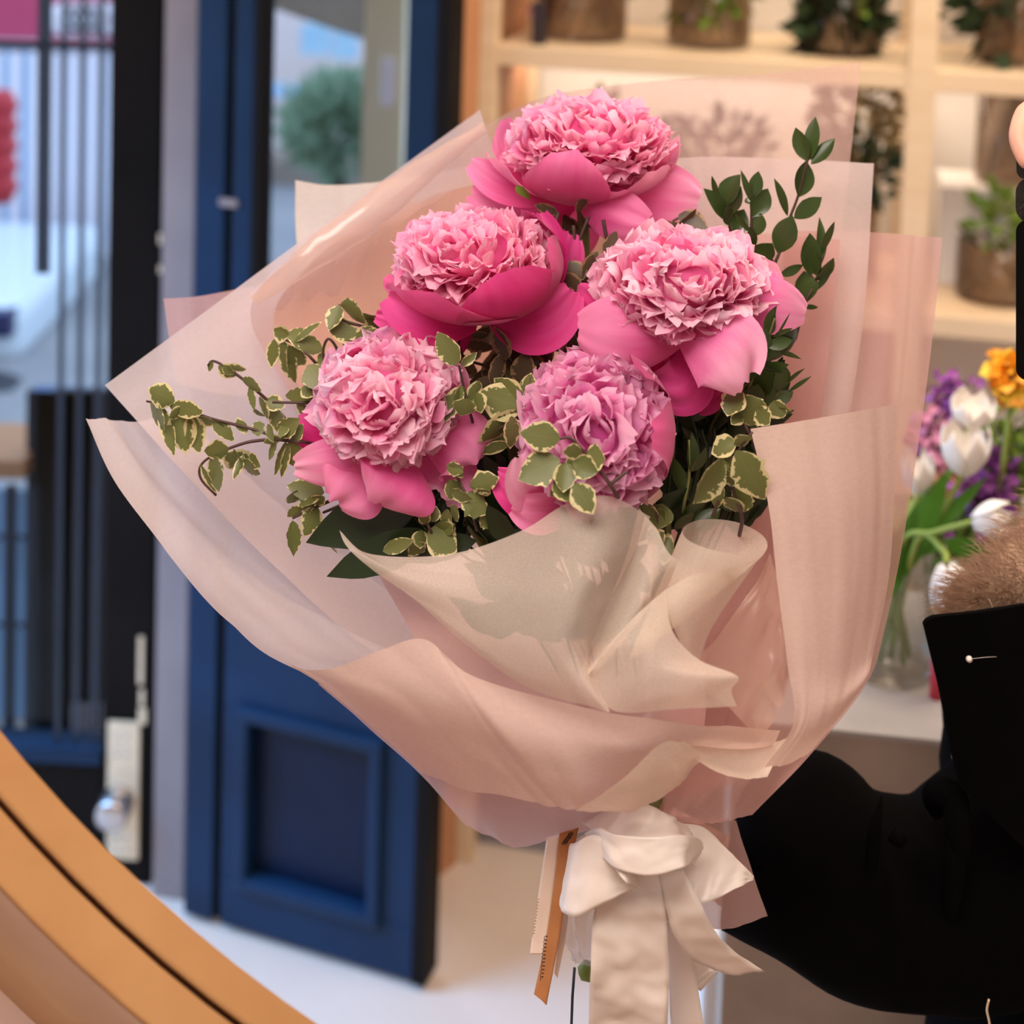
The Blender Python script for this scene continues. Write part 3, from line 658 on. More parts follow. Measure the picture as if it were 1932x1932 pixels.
top = [(1412,1074,.92),(1396,1050,.91),(1340,1037,.91),(1297,1018,.925),(1290,995,.95),(1325,980,.97),(1385,984,.975),(1434,1006,.965),(1447,1032,.945),(1420,1062,.925),(1360,1075,.915),(1300,1080,.92),(1262,1108,.915)]
def tow(p, a, t, dd=0): return tuple(p[k] + (a[k]-p[k])*t for k in range(2)) + (p[2] + (a[2]-p[2])*t + dd,)
ap = (1180,1255,.93)
sheet('curled_fold', [top, [tow(p, ap, .35) for p in top], [tow(p, ap, .7) for p in top], [tow(p, ap, .93) for p in top]], 'tulle', cl, nu=90, nv=30, amp=.0004, seed=19)
sheet('outer_cone', [
 [(1256,1112,.905),(1310,1084,.905),(1370,1074,.915),(1432,1054,.935)],
 [(1262,1160,.90),(1300,1150,.90),(1345,1145,.91),(1385,1120,.93)],
 [(1285,1215,.905),(1305,1215,.905),(1320,1210,.915),(1340,1190,.93)],
 [(1306,1248,.91),(1311,1248,.91),(1316,1246,.915),(1320,1242,.92)]], 'tulle', cl, nu=30, nv=30, amp=.0003, seed=20, ridge=0)
sheet('front_cone', [
 [(1108,1280,.895),(1160,1342,.88),(1270,1338,.875),(1390,1332,.885)],
 [(1108,1279,.895),(1180,1318,.875),(1285,1312,.868),(1380,1302,.882)],
 [(1108,1278,.895),(1195,1288,.872),(1295,1278,.868),(1391,1275,.882)],
 [(1108,1276,.895),(1185,1255,.875),(1250,1250,.872),(1316,1243,.885)],
 [(1108,1273,.895),(1165,1222,.88),(1215,1203,.878),(1268,1188,.89)],
 [(1106,1270,.90),(1150,1215,.89),(1200,1160,.89),(1256,1112,.905)]], 'tulle', cl, nu=40, nv=50, amp=.0006, seed=21, ridge=0)
wrap('wrapping_film', [
 [(1180,1535,1.03),(1270,1540,1.02),(1330,1543,1.02),(1388,1548,1.04)],
 [(1160,1620,1.03),(1270,1630,1.005),(1350,1620,1.02),(1412,1620,1.045)],
 [(1150,1700,1.03),(1270,1740,1.0),(1370,1752,1.02),(1447,1728,1.05)]], 'film_dusky',
 'dusky pink flared foot of the wrap behind the satin bow', amp=.0015, scale=3, seed=22, ridge=.8)
o = sheet('stem_bag', [
 [(1058,1690,1.0),(1110,1690,.985),(1180,1690,.99)],
 [(1064,1770,1.0),(1100,1780,.985),(1180,1790,.99)],
 [(1078,1815,1.0),(1110,1822,.985),(1180,1830,.99)]], 'clear_bag', amp=.003, scale=5, seed=23, nu=24, nv=24)
tag(o, 'clear lilac-tinted plastic bag end showing under the bow, left of the broad tail', 'bag')

# ------------------------------------------------------------------ satin bow
bow = empty('satin_bow', W(1220, 1600, .95), 'white satin ribbon bow with trailing tails tied round the bouquet handle', 'bow')
strip('tail', [((1150,1640,.955),(1240,1640,.945)),((1122,1715,.94),(1256,1725,.935)),((1114,1830,.935),(1262,1840,.94)),((1111,1932,.945),(1259,1932,.94)),((1112,2040,.95),(1256,2040,.95))], 'satin', bow, wav=.003, seed=1, nw=16, n=60)
strip('tail', [((1250,1740,.965),(1280,1735,.96)),((1262,1840,.97),(1305,1800,.965)),((1266,1932,.97),(1328,1932,.965)),((1280,2020,.97),(1345,2020,.965))], 'satin', bow, wav=.001, seed=2)
strip('tail', [((1225,1640,.95),(1290,1640,.94)),((1256,1715,.935),(1322,1705,.93)),((1272,1765,.935),(1348,1755,.935)),((1312,1815,.945),(1385,1795,.945)),((1386,1840,.955),(1441,1832,.955))], 'satin', bow, wav=.001, seed=3)
strip('tail', [((1268,1770,.975),(1300,1765,.975)),((1300,1850,.975),(1340,1825,.975)),((1322,1870,.975),(1358,1830,.97))], 'satin', bow, wav=.001, seed=4)
strip('loop', [((1200,1570,1.0),(1200,1640,1.0)),((1115,1572,1.0),(1100,1680,.995)),((1085,1588,.985),(1064,1715,.98)),((1078,1592,.965),(1057,1706,.96)),((1086,1590,.945),(1064,1722,.94)),((1118,1575,.935),(1090,1728,.93)),((1150,1590,.93),(1140,1704,.925)),((1185,1640,.93),(1180,1684,.928)),((1202,1660,.935),(1203,1672,.935))], 'satin', bow, wav=.0015, seed=5, nw=16, n=80)
strip('loop', [((1262,1552,.965),(1275,1645,.95)),((1325,1560,.965),(1298,1690,.945)),((1368,1598,.962),(1330,1704,.945)),((1404,1635,.96),(1385,1678,.95)),((1422,1653,.96),(1421,1660,.96))], 'satin', bow, wav=.0015, seed=6, nw=14)
strip('knot_band', [((1102,1572,.96),(1118,1625,.955)),((1128,1562,.935),(1135,1618,.93)),((1165,1575,.92),(1165,1640,.915)),((1230,1580,.912),(1225,1652,.908)),((1285,1575,.918),(1290,1636,.91)),((1318,1582,.935),(1300,1628,.93)),((1328,1600,.95),(1308,1632,.95))], 'satin', bow, wav=.0012, seed=7, nw=16, n=60)
strip('knot_wrap', [((1185,1488,.975),(1100,1556,.97)),((1190,1508,.96),(1112,1562,.96)),((1215,1515,.945),(1140,1600,.935)),((1245,1528,.94),(1200,1600,.925)),((1275,1545,.945),(1270,1595,.925)),((1300,1560,.955),(1310,1600,.94))], 'satin', bow, wav=.002, seed=8, nw=14)
strip('inner_curl', [((1158,1596,.925),(1160,1640,.92)),((1170,1625,.92),(1172,1655,.915)),((1188,1645,.92),(1186,1668,.915)),((1203,1658,.93),(1198,1670,.93))], 'satin', bow, nw=6)

# card strips
ks = strip('card_strip', [((1056,1572,.985),(1092,1560,.98)),((1046,1660,.985),(1070,1665,.98)),((1032,1760,.985),(1056,1765,.98)),((1010,1865,.985),(1034,1880,.98)),((1008,1872,.985),(1031,1896,.98))], 'kraft', None, solid=.0006)
tag(ks, 'brown kraft paper strip with dark handwriting, hanging left of the bow', 'card strip')
def script(path, seed, mat, parent, d, amp=5):
    rnd = random.Random(seed); mb = MB(); n = 150; pts = []
    (x0,y0),(x1,y1) = path
    for k in range(n):
        t = k/(n-1); a = t*75 + rnd.uniform(-.3,.3)
        pts.append(W(x0+(x1-x0)*t + amp*math.sin(a)*rnd.uniform(.5,1), y0+(y1-y0)*t + 2.5*math.cos(a*1.0), d))
    mb.tube(pts, 0.0002, 4); return mb.build('handwriting', mat, parent)
script(((1030,1765),(1022,1848)), 1, 'ink', ks, .9775, 4); script(((1078,1572),(1064,1592)), 2, 'ink', ks, .9775, 5)
kc = strip('card_strip', [((1032,1580,1.0),(1056,1574,.995)),((1020,1660,1.0),(1046,1665,.995)),((1006,1755,1.0),(1034,1760,.995)),((1000,1800,1.0),(1028,1800,.995))], 'cream_card', None, solid=.0006)
tag(kc, 'cream card strip with faint lettering, left of the brown strip', 'card strip')
script(((1016,1695),(1006,1765)), 3, 'ink_pale', kc, .993, 2)
kd = strip('card_strip', [((1062,1700,.99),(1074,1700,.99)),((1056,1760,.99),(1068,1765,.99)),((1046,1835,.99),(1052,1845,.99))], 'cream_card', None, solid=.0006)
tag(kd, 'narrow cream strip hanging between the brown strip and the bow', 'card strip')
mb = MB(); mb.tube([W(1084,1826,1.0), W(1080,1880,1.0), W(1076,1990,1.0)], .0009, 6); o = mb.build('tie_string', 'iron'); tag(o, 'thin dark string hanging under the plastic bag', 'string')
# bouquet handle: bundle of stems inside the wrap
mb = MB()
for k in range(9):
    a = k*0.7; mb.tube([W(1235+9*math.cos(a), 1500, 1.03+.008*math.sin(a)), W(1225+14*math.cos(a), 1650, 1.03+.012*math.sin(a)), W(1215+30*math.cos(a), 1850, 1.03+.02*math.sin(a))], .0032, 8)
o = mb.build('stem_bundle', 'stem_green'); tag(o, 'bundle of cut green stems hidden behind the satin bow tails', 'stems')
mb = MB(); mb.lathe(W(1108, 1832, 1.01), [(0,-.006),(.004,-.005),(.0065,0),(.004,.005),(0,.006)], 14, Vector((1,0,.4))); o = mb.build('stem_end', 'green_stub'); tag(o, 'green cut stem end peeping out left of the broad ribbon tail', 'stem')

# ------------------------------------------------------------------ peonies
def petal_grid(base, mid, tip, width, cup=0.25, curl=0.0, ruf=0.0, side=None, nu=9, nv=11, rnd=None, shape=1.4, notch=0.0, twist=0.0):
    rnd = rnd or random
    ax = (tip - base)
    s0 = side if side is not None else ax.cross(CF)
    ph = rnd.uniform(0, 50); rv = rnd.random(); g = []; cs = []
    for i in range(nv):
        v = i/(nv-1); p = base*(1-v)**2 + mid*2*v*(1-v) + tip*v*v
        t = (mid-base)*(1-v) + (tip-mid)*v
        s = (s0 - t*(s0.dot(t)/max(t.length_squared, 1e-12))).normalized()
        if twist: s = Matrix.Rotation(twist*v, 3, t.normalized()) @ s
        n = t.normalized().cross(s).normalized()
        wv = width * 0.5 * (math.sin(math.pi * min(1, v**shape * 0.90 + 0.035)) ** 0.6)
        row = []; cr_ = []
        for j in range(nu):
            u = -1 + 2*j/(nu-1)
            q = p + s*(wv*u)
            ed = v**2
            q += n * (cup*width*(u*u)*0.5*(0.3+0.7*math.sin(math.pi*min(v,0.98))) )
            if curl: q += n*(-curl*width*max(0, v-0.6)**2*2)
            if ruf:
                q += n * (ruf*width*ed*noise.noise(Vector((u*2.2, v*1.5, ph)))) * 1.3
                q += t.normalized() * (ruf*width*ed*0.7*noise.noise(Vector((u*3.1, 0.3, ph+9))))
            if notch: q -= t.normalized()*(notch*width*ed*max(0, 1-abs(u)*2.4))
            row.append(q); cr_.append((v, rv, (u*0.5+0.5)))
        g.append(row); cs.append(cr_)
    return g, cs
def add_petal(mb, *a, **k):
    g, cs = petal_grid(*a, **k); mb.grid(g, cs)
def peony(label, c, d, rx, ry, rz, axis, ruf_mat, guards, seed, stem_to=(1230,1540,1.05), nr=300, size=0.56, cups=(), deep=.34, group='pink peonies in the bouquet'):
    rnd = random.Random(seed); C = W(c[0], c[1], d); pm = d/F
    root = empty('peony', C, label, 'peony', group)
    X, Y, Z = CR, -CD, -CF                     # picture-right, picture-up, towards the viewer
    A = (X*axis[0] + Y*axis[1] + Z*axis[2]).normalized()
    def ell(n):                                 # point on the ellipsoid for a unit direction in X,Y,Z
        return X*(n[0]*rx*pm) + Y*(n[1]*ry*pm) + Z*(n[2]*rz)
    mb = MB(); g = []
    for i in range(13):
        th_ = math.pi*i/12; g.append([C + ell((math.sin(th_)*math.cos(p_), math.cos(th_), math.sin(th_)*math.sin(p_)))*0.80 for p_ in [2*math.pi*k/24 for k in range(24)]])
    mb.grid(g, [[(0.05, .5, .5)]*24]*13, closed=True)
    ga = math.pi*(3-5**.5)
    for k in range(nr):
        z = 1 - 2*(k+.5)/nr; r = math.sqrt(1-z*z); n = Vector((math.cos(ga*k)*r, math.sin(ga*k)*r, z))
        n = (n + Vector((rnd.gauss(0,.07), rnd.gauss(0,.07), rnd.gauss(0,.07)))).normalized()
        W_ = X*n.x + Y*n.y + Z*n.z
        ca = W_.dot(A)
        if ca < -0.62 or n.z < -0.55: continue
        nrm = (X*n.x/(rx*pm) + Y*n.y/(ry*pm) + Z*n.z/rz).normalized()
        R = (rx*pm + ry*pm)/2
        ta = (A - nrm*A.dot(nrm)); ta = ta.normalized() if ta.length > .05 else nrm.orthogonal()
        jit = Vector((rnd.gauss(0,1), rnd.gauss(0,1), rnd.gauss(0,1)))*0.24
        lean = 0.25 + 0.75*max(0, 1-ca)
        dr_ = (nrm*(0.75 + 0.5*max(0,ca)) + ta*lean*0.75 + jit).normalized()
        L = R*size*rnd.uniform(.72, 1.2)*(1 if ca > -.2 else .8); wd = L*rnd.uniform(.75, 1.15)
        tip = C + ell(n)*rnd.uniform(0.96, 1.07)*(1 - .08*max(0, -.1-ca)) * (1 + 0.05*noise.noise(Vector((n.x*2, n.y*2, seed))))
        base = tip - dr_*L; mid = base*0.45 + tip*0.55 + nrm*L*rnd.uniform(.05, .3)
        side = dr_.cross(nrm + jit*0.6)
        add_petal(mb, base, mid, tip, wd, cup=rnd.uniform(-.1, .9), curl=rnd.uniform(-.2, .9), ruf=.2, side=side, nu=8, nv=8, rnd=rnd, shape=1.6, notch=rnd.choice((0, .05, .1)), twist=rnd.uniform(-.25,.25))
    fr = mb.build('ruffled_centre', ruf_mat, root); fr['kind'] = 'stuff'
    for gd in guards:
        (bx,by,bd), (mx,my,md_), (tx,ty,td), wpx, cup, mat = gd[:6]; kw = gd[6] if len(gd) > 6 else {}
        b, m_, t_ = W(bx,by,d+bd), W(mx,my,d+md_), W(tx,ty,d+td)
        mb = MB(); g, cs = petal_grid(b, m_, t_, wpx*pm, cup=cup, ruf=kw.get('ruf', .09), curl=kw.get('curl', 0.1), side=((X*kw['s'][0]+Y*kw['s'][1]+Z*kw['s'][2]) if 's' in kw else None), nu=17, nv=19, rnd=rnd, shape=kw.get('shape', 1.1), notch=kw.get('notch', 0.03))
        mb.grid(g, cs); mb.build('guard_petal', mat, root)
    zn = Vector((0,0,1)); an = Vector(axis).normalized(); f1 = (zn - an*zn.dot(an)).normalized(); f2 = an.cross(f1)
    if f2.x < 0: f2 = -f2
    for (phi, dphi, lat0, lat1, flare, mat) in cups:
        mb = MB(); g = []; cs = []; ph = rnd.uniform(0, 40); rv = rnd.random()
        for i in range(21):
            v = i/20; row = []; cc = []
            for j in range(21):
                u = -1 + j/10
                wv = math.sin(math.pi*min(1, v**.75*.80+.05))**.5
                top_ = 1 - .22*abs(u)**2.5 + .05*noise.noise(Vector((u*3, ph, 0)))
                lat = math.radians(lat0 + (lat1-lat0)*v*top_); az = math.radians(phi + dphi*u*wv)
                n = f1*(math.cos(lat)*math.cos(az)) + f2*(math.cos(lat)*math.sin(az)) + an*math.sin(lat)
                sc_ = 1.155 + flare*v**3 - .05*(1-v) + .03*noise.noise(Vector((u*2.2, v*2, ph)))*v - .02*abs(u)*v + .012*rv
                row.append(C + ell(n)*sc_ - A*(deep*ry*pm*(1-v))); cc.append((v, rv, u*.5+.5))
            g.append(row); cs.append(cc)
        mb.grid(g, cs); mb.build('guard_petal', mat, root)
    # calyx and stem
    if stem_to:
        b = C - A*ry*pm*0.9
        mb = MB(); mb.lathe(b, [(0,-.006),(.006,-.004),(.010,.004),(.008,.012)], 12, A); mb.build('calyx', 'stem_green', root)
        e = W(*stem_to); mb = MB(); mb.tube(spline([b, b*0.75+e*0.25 + (C-A*.05-b)*0.3, b*.35+e*.65, e], 16), .0036, 8); mb.build('stem', 'stem_green', root)
    return root
# uppermost
peony('uppermost pink peony, seen from the side, above the other four flowers', (1108,272), 1.10, 150, 88, .052, (0.05, .85, .5), 'ruffle_pink', [
 ((1060,370,.0),(960,370,-.01),(888,306,.0),70,.3,'guard_pink',{'shape':1.3}),
 ((1080,378,.02),(960,420,.01),(888,366,.0),130,.25,'guard_pink'),
 ((1100,380,.03),(1080,440,.03),(1010,425,.02),150,.15,'guard_pale'),
 ((1100,375,.0),(1230,350,-.015),(1322,378,-.01),120,-.15,'guard_pale',{'ruf':.06}),
 ((1090,372,-.01),(1150,410,-.04),(1225,425,-.035),100,-.3,'guard_pink',{'ruf':.14}),
 ((1120,370,.01),(1250,395,.0),(1285,412,.0),70,.1,'guard_pink'),
 ], 11, stem_to=None, cups=[(-14,34,-88,34,.06,'guard_pink'),(48,30,-88,6,.02,'guard_pale'),(88,30,-88,14,.02,'guard_pale'),(-62,34,-88,4,.16,'guard_pink'),(-110,34,-88,10,.05,'guard_pink'),(20,30,-88,-14,.03,'guard_pink')])
mb = MB(); mb.tube([W(1098,378,1.10), W(1101,430,1.11), W(1104,520,1.11), W(1130,800,1.10), W(1230,1540,1.05)], .0042, 10); o = mb.build('peony_stem', 'stem_green')
p1 = [x for x in bpy.data.objects if x.name == 'peony'][0]; o.name = 'stem'; o.parent = p1; o.matrix_parent_inverse = Matrix.Translation(p1.location).inverted()
mb = MB(); g, cs = petal_grid(W(1000,375,1.058), W(985,360,1.050), W(973,352,1.05), 16*1.1/F, cup=.3, nu=5, nv=7); mb.grid(g, cs); mb.build('sepal', 'green_stub', p1)
# middle left
peony('deep magenta-cupped peony, upper left of the cluster', (893,492), 1.04, 146, 92, .050, (-.22, .80, .55), 'ruffle_pink', [
 ((900,612,.0),(800,620,-.03),(728,560,-.03),90,.25,'guard_deep',{'ruf':.08}),
 ((900,610,.01),(790,620,-.01),(708,596,-.01),60,.2,'guard_deep'),
 ((960,590,.01),(1040,520,.0),(1010,402,.02),110,.45,'guard_magenta'),
 ((980,590,.01),(1060,520,.01),(1078,440,.03),90,.3,'guard_magenta'),
 ((930,600,.0),(1020,640,-.01),(1082,548,-.01),120,.25,'guard_deep'),
 ((880,600,.02),(840,650,.02),(790,640,.02),100,.1,'guard_magenta'),
 ], 12, cups=[(-42,50,-88,24,.10,'guard_deep'),(22,52,-88,32,.05,'guard_deep'),(75,36,-88,26,.05,'guard_magenta'),(-5,30,-88,-18,.10,'guard_deep'),(115,34,-88,30,.06,'guard_magenta'),(-90,30,-88,-8,.12,'guard_deep')])
# right
peony('pale pink peony with wide drooping petals, right of centre', (1286,535), 1.02, 158, 99, .054, (.0, .62, .78), 'ruffle_pale', [
 ((1290,640,-.01),(1200,640,-.05),(1085,622,-.02),150,-.25,'guard_pink',{'ruf':.05}),
 ((1290,640,.01),(1230,730,-.02),(1150,690,-.01),110,-.2,'guard_deep',{'ruf':.05}),
 ((1300,640,.0),(1330,760,-.02),(1225,725,-.01),120,-.1,'guard_magenta'),
 ((1285,630,-.02),(1370,640,-.06),(1408,730,-.05),165,-.25,'guard_pale',{'ruf':.16}),
 ((1340,610,.0),(1430,560,-.03),(1524,594,-.01),110,-.35,'guard_pale',{'ruf':.03,'shape':1.3}),
 ((1180,600,.02),(1120,600,.0),(1085,545,.02),90,.1,'guard_deep'),
 ((1380,560,.01),(1440,540,.0),(1445,505,.0),90,.3,'guard_pale'),
 ((1310,690,.02),(1330,740,.01),(1306,770,.01),110,.3,'guard_magenta',{'shape':.8}),
 ((1320,690,.02),(1360,720,.0),(1372,735,.0),100,.2,'guard_magenta'),
 ((1190,560,.03),(1140,540,.02),(1130,590,-.01),60,.2,'guard_deep'),
 ], 13, cups=[(-60,40,-88,-22,.1,'guard_deep'),(60,40,-88,-10,.08,'guard_pale'),(100,40,-88,5,.04,'guard_pale'),(0,40,-88,-34,.1,'guard_pink')])
# bottom left
peony('pale pink peony at the lower left, petals spread beneath it', (732,752), 1.00, 132, 112, .054, (-.12, .42, .9), 'ruffle_pale', [
 ((740,850,-.01),(640,880,-.03),(553,882,-.01),95,-.2,'guard_pale',{'ruf':.1}),
 ((680,830,.02),(590,840,.01),(552,800,.02),110,.15,'guard_deep',{'ruf':.04}),
 ((720,850,.0),(670,920,-.03),(625,945,-.02),150,-.2,'guard_pink'),
 ((760,850,-.01),(770,920,-.05),(705,950,-.03),170,-.25,'guard_pink',{'ruf':.08}),
 ((800,830,.0),(870,830,-.02),(895,880,-.01),150,-.2,'guard_pink',{'ruf':.08}),
 ((800,850,.01),(860,910,.0),(830,938,.0),130,-.1,'guard_pale'),
 ((850,790,.02),(900,770,.01),(885,800,.01),110,.2,'guard_pink'),
 ], 14, cups=[(0,50,-88,-30,.05,'guard_pale'),(80,40,-88,0,.05,'guard_pink'),(-80,40,-88,-20,.05,'guard_pink')], deep=.08)
# bottom centre
peony('lilac-pink globe peony at the bottom centre, partly behind a cream-edged sprig', (1118,812), .985, 134, 136, .056, (-.1, .35, .95), 'ruffle_lilac', [
 ((1060,930,-.01),(1000,930,-.04),(985,860,-.04),110,.3,'guard_pale'),
 ((1080,950,.0),(1010,960,-.03),(935,895,-.02),90,.3,'guard_deep'),
 ((1090,950,.0),(1030,980,-.04),(965,955,-.03),80,.2,'guard_pink'),
 ], 15, cups=[(72,34,-88,48,.06,'guard_deep'),(38,34,-88,-6,.02,'guard_pale'),(-5,36,-88,-22,.02,'guard_pale'),(-48,34,-88,-12,.03,'guard_pale'),(120,30,-88,30,.03,'guard_magenta')], deep=.06)

# ------------------------------------------------------------------ foliage sprigs
def leaf(mb, b, t, wpx, d, rnd, tilt=None, dd=None, wavy=.12, cup=None, shape=.85, curl=None):
    B = W(b[0], b[1], d); dd = rnd.uniform(-.012, .008) if dd is None else dd
    T = W(t[0], t[1], d + dd); a = T - B; L = a.length
    if L < 1e-5: return
    s = a.cross(CF).normalized(); tl = rnd.uniform(-.85, .85) if tilt is None else tilt
    s = Matrix.Rotation(tl, 3, a.normalized()) @ s; n = s.cross(a).normalized()
    if n.dot(CF) > 0: n = -n
    wd = wpx*d/F/max(.45, math.cos(tl))*0.5*1.08; rv = rnd.random(); ph = rnd.uniform(0, 40); cup = rnd.uniform(-.25, .35) if cup is None else cup
    curl = rnd.uniform(-.26, .16) if curl is None else curl
    g = []; cs = []
    for i in range(11):
        v = i/10; pr = math.sin(math.pi*min(1, v**shape))**.82 if 0 < v < 1 else 0.02
        if v > .86: pr *= 1 - ((v-.86)/.14)**1.6*.75
        row = []; c = []
        for j in range(7):
            u = -1 + j/3
            ww = wd*pr*(1 + wavy*noise.noise(Vector((v*9, (u > 0)*5.0, ph))))
            p = B + a*v + s*(ww*u) + n*(cup*wd*u*u*pr + curl*L*v*v + wavy*.35*wd*abs(u)*noise.noise(Vector((v*4, u, ph+3))))
            e = max(abs(u), abs(2*v-1)**5)
            row.append(p); c.append((abs(u) if v > .04 else .5, rv, v)) if v < .9 else c.append((max(abs(u), .55+(v-.9)*4.5), rv, v))
            if v < .9: pass
        g.append(row); cs.append(c)
    mb.grid(g, cs)
def sprig(label, stems, leaves, d, mat, smat='stem_brown', cat='foliage sprig', group=None, seed=0, rad=.0011, extra=None, **kw):
    rnd = random.Random(seed + len(leaves)*31)
    root = empty('foliage_sprig', W(stems[0][0][0], stems[0][0][1], d), label, cat, group)
    mb = MB()
    for st in stems:
        pts = [W(p[0], p[1], d + (p[2] if len(p) > 2 else 0) + .001) for p in st]
        P = spline(pts, 4*len(pts)); mb.tube(P, [rad*(1.15-.5*i/len(P)) for i in range(len(P))], 6)
    mb.build('stem', smat, root)
    mb = MB()
    for l in leaves:
        leaf(mb, (l[0], l[1]), (l[2], l[3]), l[4], d + (l[5] if len(l) > 5 else 0), rnd, **kw)
    mb.build('leaves', mat, root)
    return root
VG = 'variegated sprigs with cream-edged leaves'; BG = 'dark green box sprigs'
sprig('long cream-edged sprig reaching furthest left over the whitish sheet', [[(600,850,.04),(540,830),(470,808),(400,790),(340,769),(276,757)]],
 [(330,757,279,733,36),(320,766,389,778,32),(283,760,312,812,36),(303,765,332,858,22),(335,771,352,856,50),(362,779,376,852,40),(375,786,410,802,24),(400,793,445,830,22),(445,806,470,800,24),(345,770,322,790,20),(400,795,425,808,16),(475,815,500,800,22)], 1.03, 'variegated', group=VG, seed=1)
sprig('thin cream-edged sprig arching above the long left one', [[(600,840,.04),(560,815),(520,770),(470,725),(430,695),(402,681),(392,690)]],
 [(402,682,392,702,10),(412,690,447,712,28),(430,694,466,695,20),(456,716,497,734,24),(470,730,482,772,12),(490,748,505,792,20),(500,755,538,768,26),(515,765,542,826,36),(420,690,440,708,18),(480,770,500,790,14)], 1.04, 'variegated', group=VG, seed=2)
sprig('cream-edged sprig drooping left, just below the long left one', [[(600,830,.04),(545,828),(480,832),(440,843),(400,860),(378,880),(380,905),(408,935)]],
 [(432,848,384,852,40),(402,858,416,928,40),(425,856,478,892,48),(378,875,406,935,14),(455,872,484,900,30),(470,860,492,882,26),(440,852,462,868,22),(460,858,440,905,16)], 1.02, 'variegated', group=VG, seed=3)
sprig('tuft of narrow cream-edged leaves beside the lower left peony', [[(640,850,.04),(580,835),(540,832),(510,828)]],
 [(540,832,514,895,14),(545,835,530,908,16),(548,832,558,885,38),(525,820,562,792,34),(530,826,496,836,18),(520,830,505,870,12),(548,835,575,800,22),(505,800,520,835,18),(540,800,528,825,18)], 1.01, 'variegated', group=VG, seed=4)
sprig('cream-edged sprig hanging at the left, under the rose fold', [[(650,760,.04),(600,690),(560,652),(520,634)]],
 [(545,632,514,624,34),(540,630,604,650,30),(556,645,597,604,12),(518,640,513,694,26),(530,642,562,725,28),(545,652,575,693,38),(545,650,556,722,18),(560,640,612,662,30)], 1.05, 'variegated', group=VG, seed=5)
sprig('cream-edged sprig crowning the lower left peony, beside the magenta one', [[(760,700,.03),(735,640),(690,618),(645,602),(640,574)],[(648,705),(645,680),(630,648),(618,640),(610,660),(612,690)]],
 [(641,576,619,622,30),(642,576,692,606,42),(672,590,765,625,36),(676,628,619,622,40),(665,640,722,628,34),(645,648,702,650,30),(700,640,748,630,28),(745,612,768,645,28),(690,600,742,628,26),(600,700,612,655,14),(660,660,705,650,22),(735,610,800,600,18)], 1.05, 'variegated', group=VG, seed=6)
sprig('short cream-edged sprig touching the left side of the lower left peony', [[(650,760,.03),(590,760),(514,759)],[(640,740,.03),(600,715),(580,690)]],
 [(582,688,612,732,42),(592,748,531,750,32),(560,765,600,785,26),(578,700,590,735,24),(585,715,596,755,24),(570,730,596,746,26),(575,765,598,772,24)], 1.02, 'variegated', group=VG, seed=7)
sprig('upright cream-edged sprig with one big oval leaf between the left peonies', [[(905,840,.05),(890,790),(876,735),(866,690)]],
 [(864,688,824,630,42,-.01),(882,752,872,786,44,-.012),(872,728,830,800,34,-.005),(905,718,880,768,26),(880,735,850,760,30),(898,740,905,780,30),(870,690,900,665,18),(835,745,850,800,22)], .985, 'variegated', group=VG, seed=8)
sprig('cream-edged sprig with large leaves between the two lower peonies', [[(900,850,.04),(935,815),(990,768),(1002,710)]],
 [(988,762,930,715,50),(990,765,1000,703,36),(988,770,900,742,60),(985,775,903,840,46),(975,780,915,858,40),(965,785,972,846,30,-.01),(960,835,905,852,24),(960,785,985,768,26),(900,745,880,770,30)], .99, 'variegated', group=VG, seed=9)
sprig('cream-edged sprig leaning across the front of the bottom centre peony', [[(1170,945,.03),(1158,925),(1125,878),(1095,845),(1075,826),(1056,828)],[(1150,915),(1175,895),(1185,890)]],
 [(1057,828,983,818,52),(1055,866,977,905,54),(1068,872,1062,930,42),(1098,852,1062,850,34,-.006),(1105,862,1142,866,42,-.006),(1080,872,1128,892,44,-.008),(1085,915,1036,945,38),(1083,912,1120,970,46,-.01),(1095,850,1072,880,28),(1045,905,1080,948,32)], .925, 'variegated', group=VG, seed=10, wavy=.2)
sprig('cream-edged sprig with the largest leaf, beside the cream tissue panel', [[(1395,1010,.02),(1400,975),(1385,930),(1380,880),(1400,840),(1420,815)],[(1345,975),(1355,945)]],
 [(1366,865,1298,942,58,-.01),(1388,850,1450,952,64,-.015),(1390,835,1338,852,34),(1386,842,1416,820,34),(1370,882,1392,914,40),(1352,900,1350,962,28),(1402,915,1398,972,38),(1370,938,1398,974,32),(1360,900,1390,905,30),(1365,870,1395,890,24)], .945, 'variegated', group=VG, seed=11, wavy=.2)
sprig('cream-edged sprig under the drooping petals of the right peony', [[(1430,860,.03),(1415,820),(1400,790),(1385,740)]],
 [(1396,735,1372,786,38),(1388,795,1442,750,56),(1428,770,1452,802,36,-.006),(1452,762,1482,785,34),(1460,755,1478,790,30),(1400,780,1380,800,24),(1425,765,1445,790,26),(1470,770,1490,778,20)], .985, 'variegated', group=VG, seed=12, wavy=.25)
sprig('cream-edged leaves drooping below the lower left peony', [[(680,920,.03),(625,944),(585,962),(552,978)],[(640,955,.03),(610,967)]],
 [(612,930,540,916,36),(600,935,560,945,40),(598,955,578,1012,38),(552,982,560,1048,22),(612,1005,628,1052,16),(570,955,540,978,20),(585,935,575,960,30),(560,925,545,955,24),(590,950,610,940,26),(600,960,580,1000,24)], 1.01, 'variegated', group=VG, seed=13)
